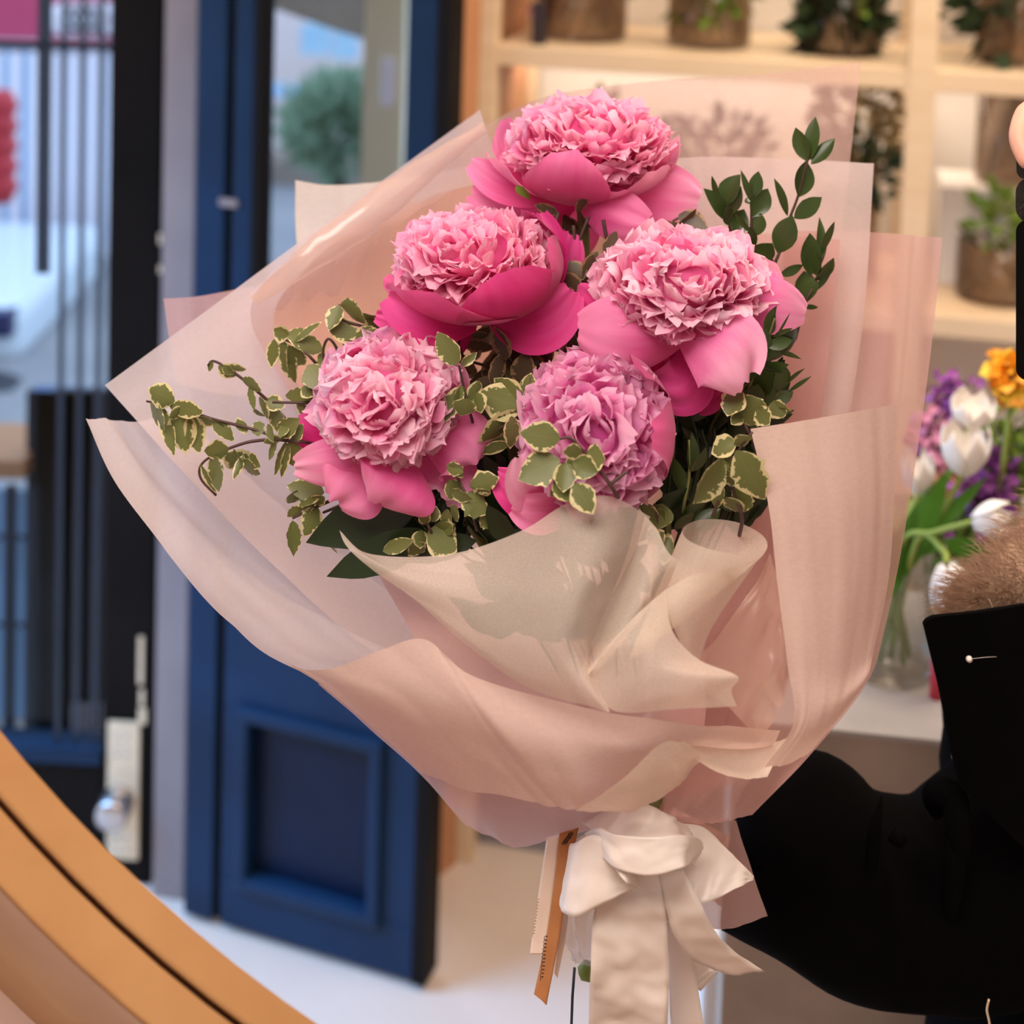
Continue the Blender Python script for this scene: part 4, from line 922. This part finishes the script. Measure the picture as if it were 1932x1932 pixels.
sprig('cream-edged sprig tucked above the left end of the gauzy collar', [[(820,1060,.03),(815,1010),(800,975),(795,950)]],
 [(808,1000,862,1042,50),(828,985,852,1015,38),(775,1025,800,1045,40),(722,1040,785,1018,24),(802,990,800,960,22),(815,985,822,955,24),(795,1000,790,1035,30),(845,960,838,1000,20),(850,1010,830,975,30)], .98, 'variegated', group=VG, seed=14)
sprig('curly cream-edged sprig at the lower right of the lower left peony', [[(900,1000,.04),(885,950),(865,905),(850,880)]],
 [(850,892,872,880,34),(848,905,865,942,38),(886,918,940,902,38),(872,935,922,968,40),(842,880,870,890,24),(850,925,885,948,26),(905,975,935,990,30),(900,930,925,925,24),(862,955,850,985,20)], .965, 'variegated', group=VG, seed=15, wavy=.3)
sprig('cream-edged leaves just right of the gauzy collar peak', [[(1260,1060,.03),(1245,1000),(1235,950)]],
 [(1215,948,1234,990,34),(1250,950,1240,998,40),(1272,1040,1240,1030,46),(1225,1000,1250,1030,36),(1238,960,1256,985,30),(1262,1045,1240,1050,26)], .975, 'variegated', group=VG, seed=16)
# inner sprigs, their shade painted in as a darker brown leaf colour
def fill(label, seed, n, x0, x1, y0, y1, d0, d1, L, wr, mat, ang, spread, group=None, smat='stem_brown', k_st=5, tofoot=True, tilt=None):
    rnd = random.Random(seed); lv = []; st = []
    for k in range(k_st):
        x = x0 + (x1-x0)*(k+.5)/k_st; st.append([(x, y0 + (y1-y0)*rnd.random()*.4), (x + rnd.uniform(-20,20), (y0+y1)/2), (x*.6+1200*.4, y1+60, .02)] + ([(1225, 1500, .05)] if tofoot else []))
    for k in range(n):
        x = rnd.uniform(x0, x1); y = rnd.uniform(y0, y1); a = math.radians(ang + rnd.uniform(-spread, spread)); l = rnd.uniform(*L)
        lv.append((x, y, x + l*math.cos(a), y - l*math.sin(a), l*rnd.uniform(*wr), rnd.uniform(d0, d1)-d0))
    return sprig(label, st, lv, d0, mat, smat, group=group, seed=seed, tilt=tilt)
fill('sprig with shade in its brown leaf colour behind the stem of the uppermost peony', 31, 26, 1040, 1180, 400, 560, 1.07, 1.11, (35,65), (.4,.6), 'variegated_shaded', 80, 90)
fill('leaves coloured darker for shade between the middle left and lower left peonies', 32, 60, 860, 1100, 600, 740, 1.05, 1.11, (40,75), (.35,.6), 'variegated_shaded', 90, 100)
fill('leaves coloured darker for shade between the two lower peonies', 33, 50, 850, 1010, 720, 1000, 1.03, 1.09, (40,75), (.35,.6), 'variegated_shaded', 90, 120)
sprig('leaf coloured darker for shade, poking out right of the uppermost peony', [[(1180,470,.01),(1240,435),(1290,405)]], [(1235,430,1296,425,22),(1280,405,1336,436,42),(1275,430,1318,402,20)], 1.08, 'variegated_shaded', seed=34)
sprig('large upright leaves coloured darker for shade under the magenta peony', [[(980,760,.03),(975,700),(960,650),(1030,640)],[(1010,740,.03),(1015,690)],[(1100,640),(1120,560),(1130,500)]],
 [(955,680,938,612,36,-.012),(985,730,990,668,44,-.01),(1060,640,1000,665,26),(1075,600,1020,668,44),(1080,650,1050,690,20),(1010,660,975,615,30),(1110,520,1055,500,34),(1100,530,1128,480,30),(1060,520,1100,545,30),(1140,490,1165,435,26)], 1.05, 'variegated_shaded', seed=35)
# dark interior masses
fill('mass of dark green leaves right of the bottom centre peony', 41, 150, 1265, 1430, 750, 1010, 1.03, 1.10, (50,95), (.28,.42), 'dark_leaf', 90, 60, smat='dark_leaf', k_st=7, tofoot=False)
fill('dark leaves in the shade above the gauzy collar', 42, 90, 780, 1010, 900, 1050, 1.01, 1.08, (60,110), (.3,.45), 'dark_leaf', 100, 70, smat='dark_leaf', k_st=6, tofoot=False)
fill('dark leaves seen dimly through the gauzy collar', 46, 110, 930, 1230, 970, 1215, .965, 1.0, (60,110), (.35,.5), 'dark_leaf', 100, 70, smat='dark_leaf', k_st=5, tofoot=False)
sprig('broad dark peony leaf pointing left under the lower left peony', [[(860,960,.03),(770,960)]], [(800,935,577,1024,88),(830,960,700,985,60,.02)], .995, 'dark_leaf', 'stem_green', seed=43, tilt=.2, wavy=.06, curl=0, cup=.1)
sprig('pointed dark peony leaf below the broad one', [[(860,1010,.03),(800,1020)]], [(820,1005,616,1088,66),(900,1020,720,1048,50)], .985, 'dark_leaf', 'stem_green', seed=44, tilt=.2, wavy=.06, curl=0, cup=.1)
sprig('narrow mid-green leaves in front of the dark mass, right of the bottom centre peony', [[(1290,1030,.02),(1290,960),(1300,900),(1300,830)]],
 [(1303,890,1301,815,24),(1292,930,1267,862,24),(1305,890,1338,852,22),(1285,985,1340,935,28),(1275,1000,1310,970,22),(1310,1000,1360,960,24)], .985, 'boxwood', 'stem_green', seed=45, wavy=.03)
# box sprigs
bk = dict(wavy=.03, shape=.95)
sprig('tallest dark green box sprig, at the upper right', [[(1440,560,.03),(1452,520),(1475,465),(1490,412),(1505,372),(1523,305),(1532,285)]],
 [(1523,305,1505,240,26),(1528,302,1535,219,24),(1530,310,1575,260,24),(1507,372,1522,303,40),(1486,408,1470,338,16),(1498,412,1551,372,32),(1467,478,1494,408,42),(1452,530,1466,515,26),(1436,568,1462,520,34),(1450,535,1440,505,18)], 1.08, 'boxwood', 'stem_brown', group=BG, seed=51, **bk)
sprig('leftmost dark green box sprig above the right peony', [[(1410,500,.02),(1395,460),(1374,418),(1358,370)]],
 [(1371,415,1338,356,26),(1357,384,1341,328,11),(1366,388,1388,328,30),(1371,408,1396,352,26),(1380,446,1407,394,38),(1375,425,1368,385,22),(1412,475,1385,438,14)], 1.09, 'boxwood', 'stem_brown', group=BG, seed=52, **bk)
sprig('second dark green box sprig from the left, above the right peony', [[(1445,540,.02),(1428,480),(1418,430),(1418,370)]],
 [(1418,382,1402,327,12),(1420,374,1432,323,24),(1420,410,1446,356,38),(1424,446,1436,402,28),(1418,440,1386,404,10),(1425,492,1457,455,40),(1443,528,1450,478,30),(1422,470,1412,425,20),(1420,385,1410,370,16)], 1.075, 'boxwood', 'stem_brown', group=BG, seed=53, **bk)
sprig('dark green box sprig nearest the right edge of the rose film', [[(1500,640,.03),(1518,575),(1540,530),(1552,480)]],
 [(1525,568,1512,512,38),(1530,520,1525,438,38),(1545,505,1556,411,20),(1550,478,1571,414,16),(1537,530,1571,484,28),(1532,552,1573,512,12),(1470,520,1518,502,18),(1513,578,1480,545,24),(1515,580,1545,578,10),(1540,520,1530,470,24)], 1.075, 'boxwood', 'stem_brown', group=BG, seed=54, **bk)
sprig('dark green box sprig crossing the right peony\'s far petal', [[(1410,740,.02),(1428,690),(1448,640),(1462,600)]],
 [(1446,638,1472,578,32),(1424,692,1448,622,42),(1448,655,1496,640,22),(1440,680,1500,660,24),(1436,695,1490,685,18),(1462,640,1492,592,5),(1460,660,1510,672,10),(1415,720,1420,650,34),(1430,690,1480,700,12),(1458,636,1495,615,10)], 1.0, 'boxwood', 'stem_green', group=BG, seed=55, **bk)
sprig('dark green box sprig lowest on the right, above the cream tissue panel', [[(1420,820,.02),(1440,785),(1462,750),(1480,715)]],
 [(1472,738,1478,690,32),(1482,728,1516,688,10),(1486,740,1526,712,7),(1440,770,1456,712,30),(1455,762,1497,738,20),(1445,778,1498,778,16),(1430,750,1452,688,32),(1420,780,1430,720,34),(1450,775,1480,760,16),(1425,810,1400,750,34)], 1.02, 'boxwood', 'stem_green', group=BG, seed=56, **bk)
fill('dense dark box leaves beneath the right peony\'s lowest petals', 57, 46, 1400, 1460, 640, 800, 1.03, 1.08, (45,75), (.3,.45), 'dark_leaf', 70, 60, group=None, smat='stem_green', k_st=4)

# ------------------------------------------------------------------ tulips and flowers on the counter
tv = W(1690, 1300, 1.62); base_v = Wz(1700, 1312, TZ)
def tulip(label, c, t, wpx, d, stem, mat='tulip_white', smat='stem_light', group='white tulips on the counter'):
    r = empty('tulip', W(c[0], c[1], d), label, 'tulip', group); mb = MB(); B = W(c[0], c[1], d); T = W(t[0], t[1], d-.01); a = T-B; L = a.length; R = wpx*d/F/2
    ax = a.normalized(); s = ax.orthogonal().normalized(); b2 = ax.cross(s)
    for k in range(6):
        an = k*math.pi/3; o_ = s*math.cos(an) + b2*math.sin(an); g = []
        for i in range(9):
            v = i/8; rr = R*(math.sin(math.pi*min(1, v*.62+.08))**.8)*(1 if k % 2 else .93); row = []
            hw = 0.62*math.sin(math.pi*min(.97, v**.8*.86+.12))
            for j in range(7):
                u = (-1 + j/3)*hw; dr_ = o_*math.cos(u) + ax.cross(o_)*math.sin(u); row.append(B + a*(v*(1-.04*(j-3)**2*v*.25)) + dr_*rr)
            g.append(row)
        mb.grid(g)
    mb.build('petals', mat, r, solid=.0008)
    mb = MB(); mb.tube(spline([W(*p) for p in stem] + [B], 16), .003, 8); mb.build('stem', smat, r)
    return r
root_v = (1680,1240,1.66)
tulip('white tulip with blunt top, directly under the orange flower', (1830,800), (1838,748), 86, 1.6, [root_v,(1700,1040,1.64),(1790,900,1.62)])
tulip('largest white tulip, cup upright between purple stocks', (1818,892), (1822,800), 96, 1.58, [root_v,(1710,1060,1.63),(1780,960,1.6)])
tulip('white tulip lying sideways, pointing right above the fur trim', (1834,985), (1912,975), 70, 1.5, [root_v,(1700,1030,1.6),(1760,1005,1.55)])
tulip('white tulip drooping onto the fur trim', (1786,1062), (1810,1160), 90, 1.5, [root_v,(1730,1020,1.58),(1780,1040,1.53)])
tulip('white tulip half hidden by the right edge of the pink film', (1736,930), (1728,855), 64, 1.6, [root_v,(1700,1030,1.62)])
fl = empty('tulip_leaves', W(1690,1050,1.6), 'broad bright green tulip leaves rising from the clear vase', 'leaves')
mb = MB(); rnd = random.Random(5)
for l in ((1690,1100,1775,870,56),(1700,1060,1870,905,34),(1700,1020,1790,1038,40),(1780,1020,1868,1045,34),(1680,1130,1720,940,44),(1690,1080,1650,960,40),(1760,1070,1785,1050,14)): leaf(mb, l[:2], l[2:4], l[4], 1.6, rnd, tilt=.2, wavy=.03, dd=0)
mb.build('leaves', 'tulip_leaf', fl)
mb = MB()
vt = empty('glass_vase', base_v, 'clear glass vase holding the white tulips on the counter', 'vase')
pm = 1.62/F; vc = Vector((base_v.x, base_v.y+.05, TZ)); mb.lathe(vc, [(0,.003),(.045,.003),(.046,.01),(.046,.17),(.044,.17),(.043,.012),(0,.012)], 32); mb.build('glass_body', 'clear_glass', vt)
mb = MB()
for k in range(5): mb.tube([vc + Vector((.02*math.cos(k*1.3), .02*math.sin(k*1.3), .015)), vc + Vector((-.02*math.cos(k*1.3), .02*math.sin(k), .18))], .003, 6)
mb.build('stems', 'stem_light', vt)
mb = MB(); mb.lathe(vc + Vector((.035, -.052, 0)), [(0,.0),(.007,.0),(.007,.055),(0,.055)], 12); o = mb.build('red_stick', 'red_paint'); tag(o, 'small dark red upright object at the foot of the tulip vase', 'ornament')
# orange flower
of = empty('orange_flower', W(1905,720,1.62), 'large orange and yellow ruffled flower beside the black phone', 'flower')
rnd = random.Random(8); mb = MB(); my = MB(); C_ = W(1912,718,1.62)
for k in range(46):
    n = Vector((rnd.gauss(0,1), rnd.gauss(0,1), rnd.gauss(0,1))).normalized()
    if n.dot(CF) > .5: n = -n
    tip = C_ + n*.030; base = C_ + n*.006; add_petal(mb if k % 3 else my, base, (base+tip)/2 + Vector((0,0,.006)), tip, .032, cup=.5, ruf=.3, side=n.orthogonal(), nu=6, nv=6, rnd=rnd)
mb.build('petals', 'orange_petal', of); my.build('inner_petals', 'yellow_petal', of)
mb = MB(); mb.tube([C_, W(1890,900,1.64), W(1800,1100,1.7)], .003, 6); mb.build('stem', 'stem_light', of)
mb = MB(); C2 = W(1928,760,1.63)
def stock(label, pts, R, mat, seed, cat='flower spray'):
    rnd = random.Random(seed); mb = MB()
    for (x, y, n, d) in pts:
        c = W(x, y, d)
        for _ in range(n):
            q = c + Vector((rnd.gauss(0,1), rnd.gauss(0,.5), rnd.gauss(0,1)))*R
            a = Vector((rnd.gauss(0,1), rnd.gauss(0,1), rnd.gauss(0,1))).normalized(); s = a.orthogonal()
            add_petal(mb, q, q + a*.006, q + a*.012, .012, cup=.4, ruf=.2, side=s, nu=4, nv=4, rnd=rnd)
    r = empty('flower_spray', W(pts[0][0], pts[0][1], pts[0][3]), label, cat); mb.build('florets', mat, r)
    mb = MB()
    for (x, y, n, d) in pts: mb.tube([W(x, y, d), W(x*.4+1740*.6, y*.4+1150*.6, d), W(1760, 1290, 1.72)], .002, 6)
    mb.build('stems', 'plant_green', r); return r
stock('purple stock flowers below and around the large white tulip', [(1850,925,90,1.64),(1880,880,60,1.66),(1830,840,40,1.68),(1868,960,50,1.64),(1815,720+20,14,1.7),(1805,740,30,1.7)], .013, 'purple_petal', 1)
stock('mauve-pink stock flowers against the pink film edge', [(1760,820,60,1.68),(1745,850,50,1.66),(1780,790,40,1.7)], .012, 'mauve_petal', 2)
stock('peach blossoms under the mauve stocks', [(1770,880,40,1.68),(1790,920,40,1.66),(1760,905,30,1.68)], .011, 'peach_petal', 3)
stock('dark green leafy filler at the right edge under the orange flower', [(1905,830,70,1.66),(1900,920,80,1.68),(1880,1000,60,1.68),(1925,880,50,1.66),(1860,860,40,1.7)], .014, 'plant_green', 4, 'foliage')
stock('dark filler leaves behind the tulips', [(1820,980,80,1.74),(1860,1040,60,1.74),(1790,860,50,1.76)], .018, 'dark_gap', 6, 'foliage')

# ------------------------------------------------------------------ person
D = 1.2
pe = empty('person', W(2330, 1400, D), 'person in a black coat with fur trim, holding up the bouquet and a phone', 'person')
def skin_body(name, verts, edges, radii, mat, parent, sub=2, root=0):
    me = bpy.data.meshes.new(name); me.from_pydata([tuple(v) for v in verts], edges, []); o = bpy.data.objects.new(name, me); col.objects.link(o)
    sm = o.modifiers.new('skin', 'SKIN'); sm.use_smooth_shade = True
    for i, r in enumerate(radii): me.skin_vertices[0].data[i].radius = (r, r) if not isinstance(r, tuple) else r
    for i in range(len(verts)): me.skin_vertices[0].data[i].use_root = (i == root)
    ss = o.modifiers.new('ss', 'SUBSURF'); ss.levels = sub; ss.render_levels = sub
    me.materials.append(M[mat]); o.parent = parent; o.matrix_parent_inverse = Matrix.Translation(parent.location).inverted(); return o
tc = W(2330, 1200, D+.02); bx = tc.x; by = tc.y
V = []; E = []; R_ = []
def bv(p, r, par=None):
    V.append(Vector(p)); R_.append(r)
    if par is not None: E.append((par, len(V)-1))
    return len(V)-1
pel = bv((bx,by+.02,.86), .12); ch = bv((bx,by,1.18), .13, pel); nk0 = bv((bx,by-.005,1.34), .07, ch); nk = bv((bx,by-.02,1.42), .052, nk0); hd = bv((bx,by-.03,1.51), .072, nk); ht = bv((bx,by-.02,1.60), .066, hd)
for sx in (-1, 1):
    hp = bv((bx+sx*.09,by+.02,.80), .09, pel); kn = bv((bx+sx*.10,by,.45), .06, hp); ak = bv((bx+sx*.10,by+.03,.09), .038, kn); bv((bx+sx*.11,by-.12,.03), .03, ak)
# image-left arm, to the bouquet handle
sh_l = bv((bx-.17,by,1.29), .055, ch); el = W(1900, 1720, 1.22); e1 = bv(el, .042, sh_l); wr = W(1330, 1640, 1.12); w1 = bv(wr, .026, e1)
# image-right arm, raised to the phone
sh_r = bv((bx+.17,by,1.29), .055, ch); e2 = bv((bx+.22,by-.12,1.06), .042, sh_r); w2p = W(2120, 420, 1.06); w2 = bv(w2p, .026, e2)
skin_body('body', V, E, R_, 'skin', pe)
# face
hc = Vector((bx, by-.03, 1.545))
mb = MB()
g = []
for i in range(15):
    a = math.pi*i/14; row = []
    for k in range(24):
        p = 2*math.pi*k/24; x = math.sin(a)*math.cos(p)*.073; y = math.sin(a)*math.sin(p)*.092; z = math.cos(a)*.112
        if z < 0: x *= 1 - .28*(-z/.112)**1.5
        if y < 0 and abs(x) < .018 and -.035 < z < .02: y -= .016*(1-abs(x)/.018)*(1 - abs(z+.02)/.05)
        row.append(hc + Vector((x, y, z)))
    g.append(row)
mb.grid(g, closed=True); mb.build('face', 'skin', pe, subsurf=1)
for sx in (-1, 1):
    mb = MB(); mb.lathe(hc + Vector((sx*.031, -.080, .008)), [(0,-.007),(.008,-.005),(.012,0),(.008,.005),(0,.007)], 14, Vector((1,0,0))); mb.build('eye', 'eye_white', pe)
    mb = MB(); mb.lathe(hc + Vector((sx*.073, .0, -.002)), [(0,-.006),(.02,-.003),(.026,.003),(.012,.004)], 14, Vector((sx,-.3,0))); mb.build('ear', 'skin', pe)
mb = MB(); mb.tube([hc + Vector((-.022,-.078,-.052)), hc + Vector((0,-.088,-.055)), hc + Vector((.022,-.078,-.052))], [.002,.006,.002], 8); mb.build('mouth', 'lip', pe)
mb = MB(); g = []
for i in range(10):
    a = (math.pi*.62)*i/9; g.append([hc + Vector((math.sin(a)*math.cos(p)*.085, .012 + math.sin(a)*math.sin(p)*(.10 if math.sin(p) > 0 else .08*(1-i/9*.2)), .012 + math.cos(a)*.118 - (.10*(i/9)**2 if math.sin(p) > -.3 else 0))) for p in [2*math.pi*k/24 for k in range(24)]])
mb.grid(g, closed=True); mb.build('hair', 'hair_dark', pe, solid=.004)
# coat
def zy(px, py, d=D): return W(px, py, d)
mb = MB(); g = []
ys = [(1062,.55,.07),(1100,.8,.10),(1145,1.0,.115),(1250,1.03,.13),(1420,1.0,.13),(1480,1.0,.125),(1600,1.0,.125),(1885,1.02,.13),(1950,1.04,.135),(2400,1.15,.16),(3000,1.25,.18)]
lefts = {1062:2150,1100:1990,1145:1800,1250:1782,1420:1797,1480:1790,1600:1800,1885:1793,1950:1783,2400:1740,3000:1720}
for y, k, dep in ys:
    L_ = W(lefts[y], y, D+.03); cx_ = bx; hw = cx_ - L_.x; row = []
    for q in range(40):
        a = 2*math.pi*q/40; f = 1 + .03*noise.noise(Vector((a*1.5, y*.006, 3)))
        row.append(Vector((cx_ + hw*math.cos(a)*(f if math.cos(a) > -.8 else 1), by+.02 + dep*math.sin(a)*f, L_.z)))
    g.append(row)
mb.grid(g, closed=True); mb.build('coat', 'coat', pe)
# sleeve to the bouquet
mb = MB(); g = []
st = [(1360,1744,1752,1.10,.004),(1385,1560,1760,1.10,.03),(1410,1500,1764,1.105,.05),(1450,1470,1778,1.11,.06),(1500,1440,1812,1.12,.065),(1545,1424,1848,1.125,.068),(1600,1447,1868,1.13,.07),(1642,1484,1875,1.135,.07),(1657,1512,1876,1.14,.066),(1700,1518,1880,1.15,.068),(1742,1526,1882,1.16,.07),(1765,1500,1884,1.17,.075),(1800,1480,1886,1.18,.08),(1880,1400,1880,1.2,.085),(1990,1250,1850,1.2,.085),(2090,1130,1750,1.21,.08),(2180,1080,1600,1.21,.06)]
for i, (x, y0, y1, d, dep) in enumerate(st):
    T_, B_ = W(x, y0, d), W(x, y1, d); c = (T_+B_)/2; v = (T_-B_)/2; row = []
    for q in range(40):
        a = 2*math.pi*q/40; f = 1 + .10*noise.noise(Vector((i*.6, math.sin(a)*2.2+math.cos(a), 5))) * abs(math.cos(a))
        row.append(c + v*math.sin(a) - CF*dep*math.cos(a)*f*1.0)
    g.append(row)
mb.grid(g, closed=True); sl = mb.build('coat_sleeve', 'coat', pe, subsurf=1)
mb = MB()
for pth, r in (([(1664,1500,1.085),(1652,1560,1.075),(1645,1620,1.072),(1625,1690,1.074)], .005), ([(1790,1545,1.10),(1800,1640,1.09),(1785,1780,1.10)], .008), ([(1690,1560,1.08),(1700,1600,1.078)], .007)):
    mb.tube(spline([W(*p) for p in pth], 14), [r*math.sin(math.pi*(k+.5)/14) for k in range(14)], 8)
mb.build('sleeve_fold', 'coat', pe)
mb = MB(); mb.tube(spline([W(1768,1535,1.12), W(1762,1506,1.11), W(1775,1494,1.105), W(1800,1510,1.10), W(1810,1580,1.09), W(1815,1640,1.10)], 20), [.004+.007*math.sin(math.pi*(k+.5)/20) for k in range(20)], 10); mb.build('sleeve_fold', 'coat', pe)
mb = MB(); g = []
for k in range(14):
    t = k/13; c = (Vector((bx+.18,by,1.27))*(1-t)**2 + Vector((bx+.26,by-.16,1.02))*2*t*(1-t) + W(2150, 470, 1.07)*t*t); g.append(c)
mb.tube(g, [.075-.02*k/13 for k in range(14)], 16); mb.build('coat_sleeve', 'coat', pe)
# lapel
mb = MB(); lp_ = [(1742,1176),(1748,1168),(1760,1162),(1840,1154),(1932,1140),(2060,1120),(2060,1500),(1932,1600),(1810,1480),(1796,1420),(1770,1290)]
vs = [W(x, y, 1.075 + (x-1742)*.00004) for x, y in lp_]; mb.add(vs, [tuple(range(len(vs)))]); lap = mb.build('lapel', 'coat', pe, smooth=False, solid=.004)
mb = MB(); mb.lathe(W(1828,1243,1.066), [(0,.003),(.0018,.002),(.0022,0),(0,-.001)], 12, -CF); mb.tube([W(1832,1243,1.068), W(1860,1240,1.068), W(1880,1239,1.07)], .00014, 5); mb.build('pin', 'pin_white', lap)
mb = MB(); mb.tube(spline([W(1866,1885,1.06), W(1862,1905,1.06), W(1866,1925,1.06), W(1872,1960,1.06)], 10), .0008, 6); mb.build('zip_pull', 'brass_plate', pe)
# fur trim
mb = MB(); rnd = random.Random(21)
core = [(2010,1010,1.16,.030),(1965,1060,1.15,.036),(1910,1100,1.14,.032),(1862,1132,1.135,.026),(1822,1158,1.13,.016)]
pts = spline([W(x,y,d) for x,y,d,r in core] , 18); mb.tube([W(2080,960,1.19)]+pts, [.045]+[.030-.020*(k/17)**1.3 for k in range(18)], 16)
mb.build('fur_trim', 'fur', pe)
mb = MB()
for k in range(4200):
    i = rnd.random()**.8*17; p = pts[int(i)].lerp(pts[min(17,int(i)+1)], i-int(i)); r = .030-.020*(i/17)**1.3
    n = Vector((rnd.gauss(0,1), rnd.gauss(0,1), rnd.gauss(0,1))).normalized()
    if n.dot(CF) > .5: n = -n
    b = p + n*r*.92; dirv = (n*.6 + (-CR)*.75 - CD*.15 + Vector((rnd.gauss(0,1), rnd.gauss(0,1), rnd.gauss(0,1)))*.3).normalized(); L = rnd.uniform(.012,.030)
    s = dirv.cross(CF).normalized()*.00028; m_ = b + dirv*L*.55 + n*.002; e = b + dirv*L - Vector((0,0,.003))
    mb.add([b-s, b+s, m_+s*.8, m_-s*.8, e], [(0,1,2,3),(3,2,4)])
mb.build('fur_strands', 'fur', pe)
# hands
def hand(name, wrist, palm_c, fingers, thumb, parent, fr=.0085):
    V = []; E = []; R_ = []
    def add(p, r, par=None):
        V.append(p); R_.append(r)
        if par is not None: E.append((par, len(V)-1))
        return len(V)-1
    a = add(wrist, .022); b = add((wrist+palm_c)/2, .024, a); c = add(palm_c, .022, b)
    for f in fingers:
        pr = c
        for k, p in enumerate(f): pr = add(p, fr*(1.15-.1*k), pr)
    pr = b
    for k, p in enumerate(thumb): pr = add(p, fr*(1.3-.12*k), pr)
    return skin_body(name, V, E, R_, 'skin', parent, 2)
# phone hand: fingers over the phone's top edge and side
ph_d = 1.04
hand('hand', W(2120,420,1.075), W(2030,300,1.07), [
  [W(1990,200,1.065), W(1937,212,1.045), W(1922,262,1.03), W(1948,318,1.018)],
  [W(1996,262,1.07), W(1945,300,1.062), W(1950,340,1.04)],
  [W(2000,310,1.075), W(1960,360,1.07), W(1965,390,1.05)],
  [W(2010,360,1.08), W(1985,420,1.075), W(1985,450,1.06)]], [W(2060,380,1.04), W(2000,420,1.015), W(1965,450,1.008)], pe)
# bouquet hand, behind the bow
hand('hand', W(1330,1640,1.12), W(1275,1600,1.09), [
  [W(1230,1565,1.085), W(1190,1560,1.06), W(1185,1572,1.03)],[W(1226,1590,1.085), W(1186,1590,1.06), W(1182,1600,1.03)],
  [W(1228,1615,1.085), W(1190,1618,1.06), W(1186,1626,1.035)],[W(1234,1640,1.085), W(1200,1646,1.065), W(1196,1652,1.045)]],
  [W(1290,1580,1.06), W(1270,1570,1.03), W(1245,1570,1.012)], pe)
# phone
phn = empty('phone', W(2060,500,ph_d), 'black phone in a textured case held up at the right edge', 'phone')
def rbox(name, x0, y0, x1, y1, d, dep, r, mat, parent):
    mb = MB(); pts = []
    for cx_, cy_, a0 in ((x1-r,y0+r,-90),(x1-r,y1-r,0),(x0+r,y1-r,90),(x0+r,y0+r,180)):
        for k in range(9):
            a = math.radians(a0 + k*90/8); pts.append((cx_ + r*math.cos(a), cy_ + r*math.sin(a)))
    g = [[W(x, y, d+e) for x, y in pts] for e in (0, dep)]
    mb.grid(g, closed=True); n = len(pts); mb.f.append(tuple(range(n))); mb.f.append(tuple(range(2*n-1, n-1, -1)))
    return mb.build(name, mat, parent, smooth=False, bevel=.0015)
rbox('phone_body', 1921, 418, 2160, 714, ph_d, .012, 20, 'black_plastic', phn)
rbox('camera_grip', 1920.5, 338, 2160, 417, ph_d, .014, 26, 'black_leather', phn)
rbox('lens_module', 1922, 286, 2150, 334, ph_d-.004, .014, 14, 'black_leather', phn)

# ------------------------------------------------------------------ round wooden frame in the foreground
mc = (2182, -380); Rr = 2803; dm = .78
mf = empty('mirror_frame', W(mc[0], mc[1]+Rr, dm), 'curved light wooden ring frame crossing the lower left corner, with a dark groove', 'mirror frame')
def ring(name, r0, r1, z0, z1, mat, rd=0):
    mb = MB(); n = 160; g = []
    for k in range(n):
        a = 2*math.pi*k/n; ca, sa = math.cos(a), math.sin(a)
        g.append([W(mc[0]+r*ca, mc[1]+r*sa, dm+z) for r, z in ((r0,z0),(r1,z0),(r1,z1),(r0,z1))])
    g = [list(r) for r in zip(*g)]; g.append(g[0]); mb.grid(g, closed=True)
    return mb.build(name, mat, mf, smooth=False, bevel=.0025)

ring('inner_band', 2803, 2885, 0, .03, 'wood_frame')
ring('groove', 2883, 2899, .008, .03, 'wood_groove')
ring('outer_band', 2897, 3000, 0, .03, 'wood_frame')
mb = MB(); g = []
for r, z in ((3000, 0.0), (3022, .02), (3080, .06), (3133, .10), (3090, .11)):
    g.append([W(mc[0]+r*math.cos(2*math.pi*k/160), mc[1]+r*math.sin(2*math.pi*k/160), dm+z) for k in range(160)])
mb.grid(g, closed=True); mb.build('chamfer', 'wood_frame', mf)
ring('wall_ring', 3090, 3420, .10, .11, 'wall_pinkish')  # stands in for the pinkish wall, kept narrow to block little light
a = W(mc[0], mc[1]+3300, dm+.055)
mb = MB(); mb.box((a.x-.03, a.y-.02, 0), (a.x+.03, a.y+.02, a.z+.05)); mb.build('stand', 'wood_frame', mf, smooth=False)
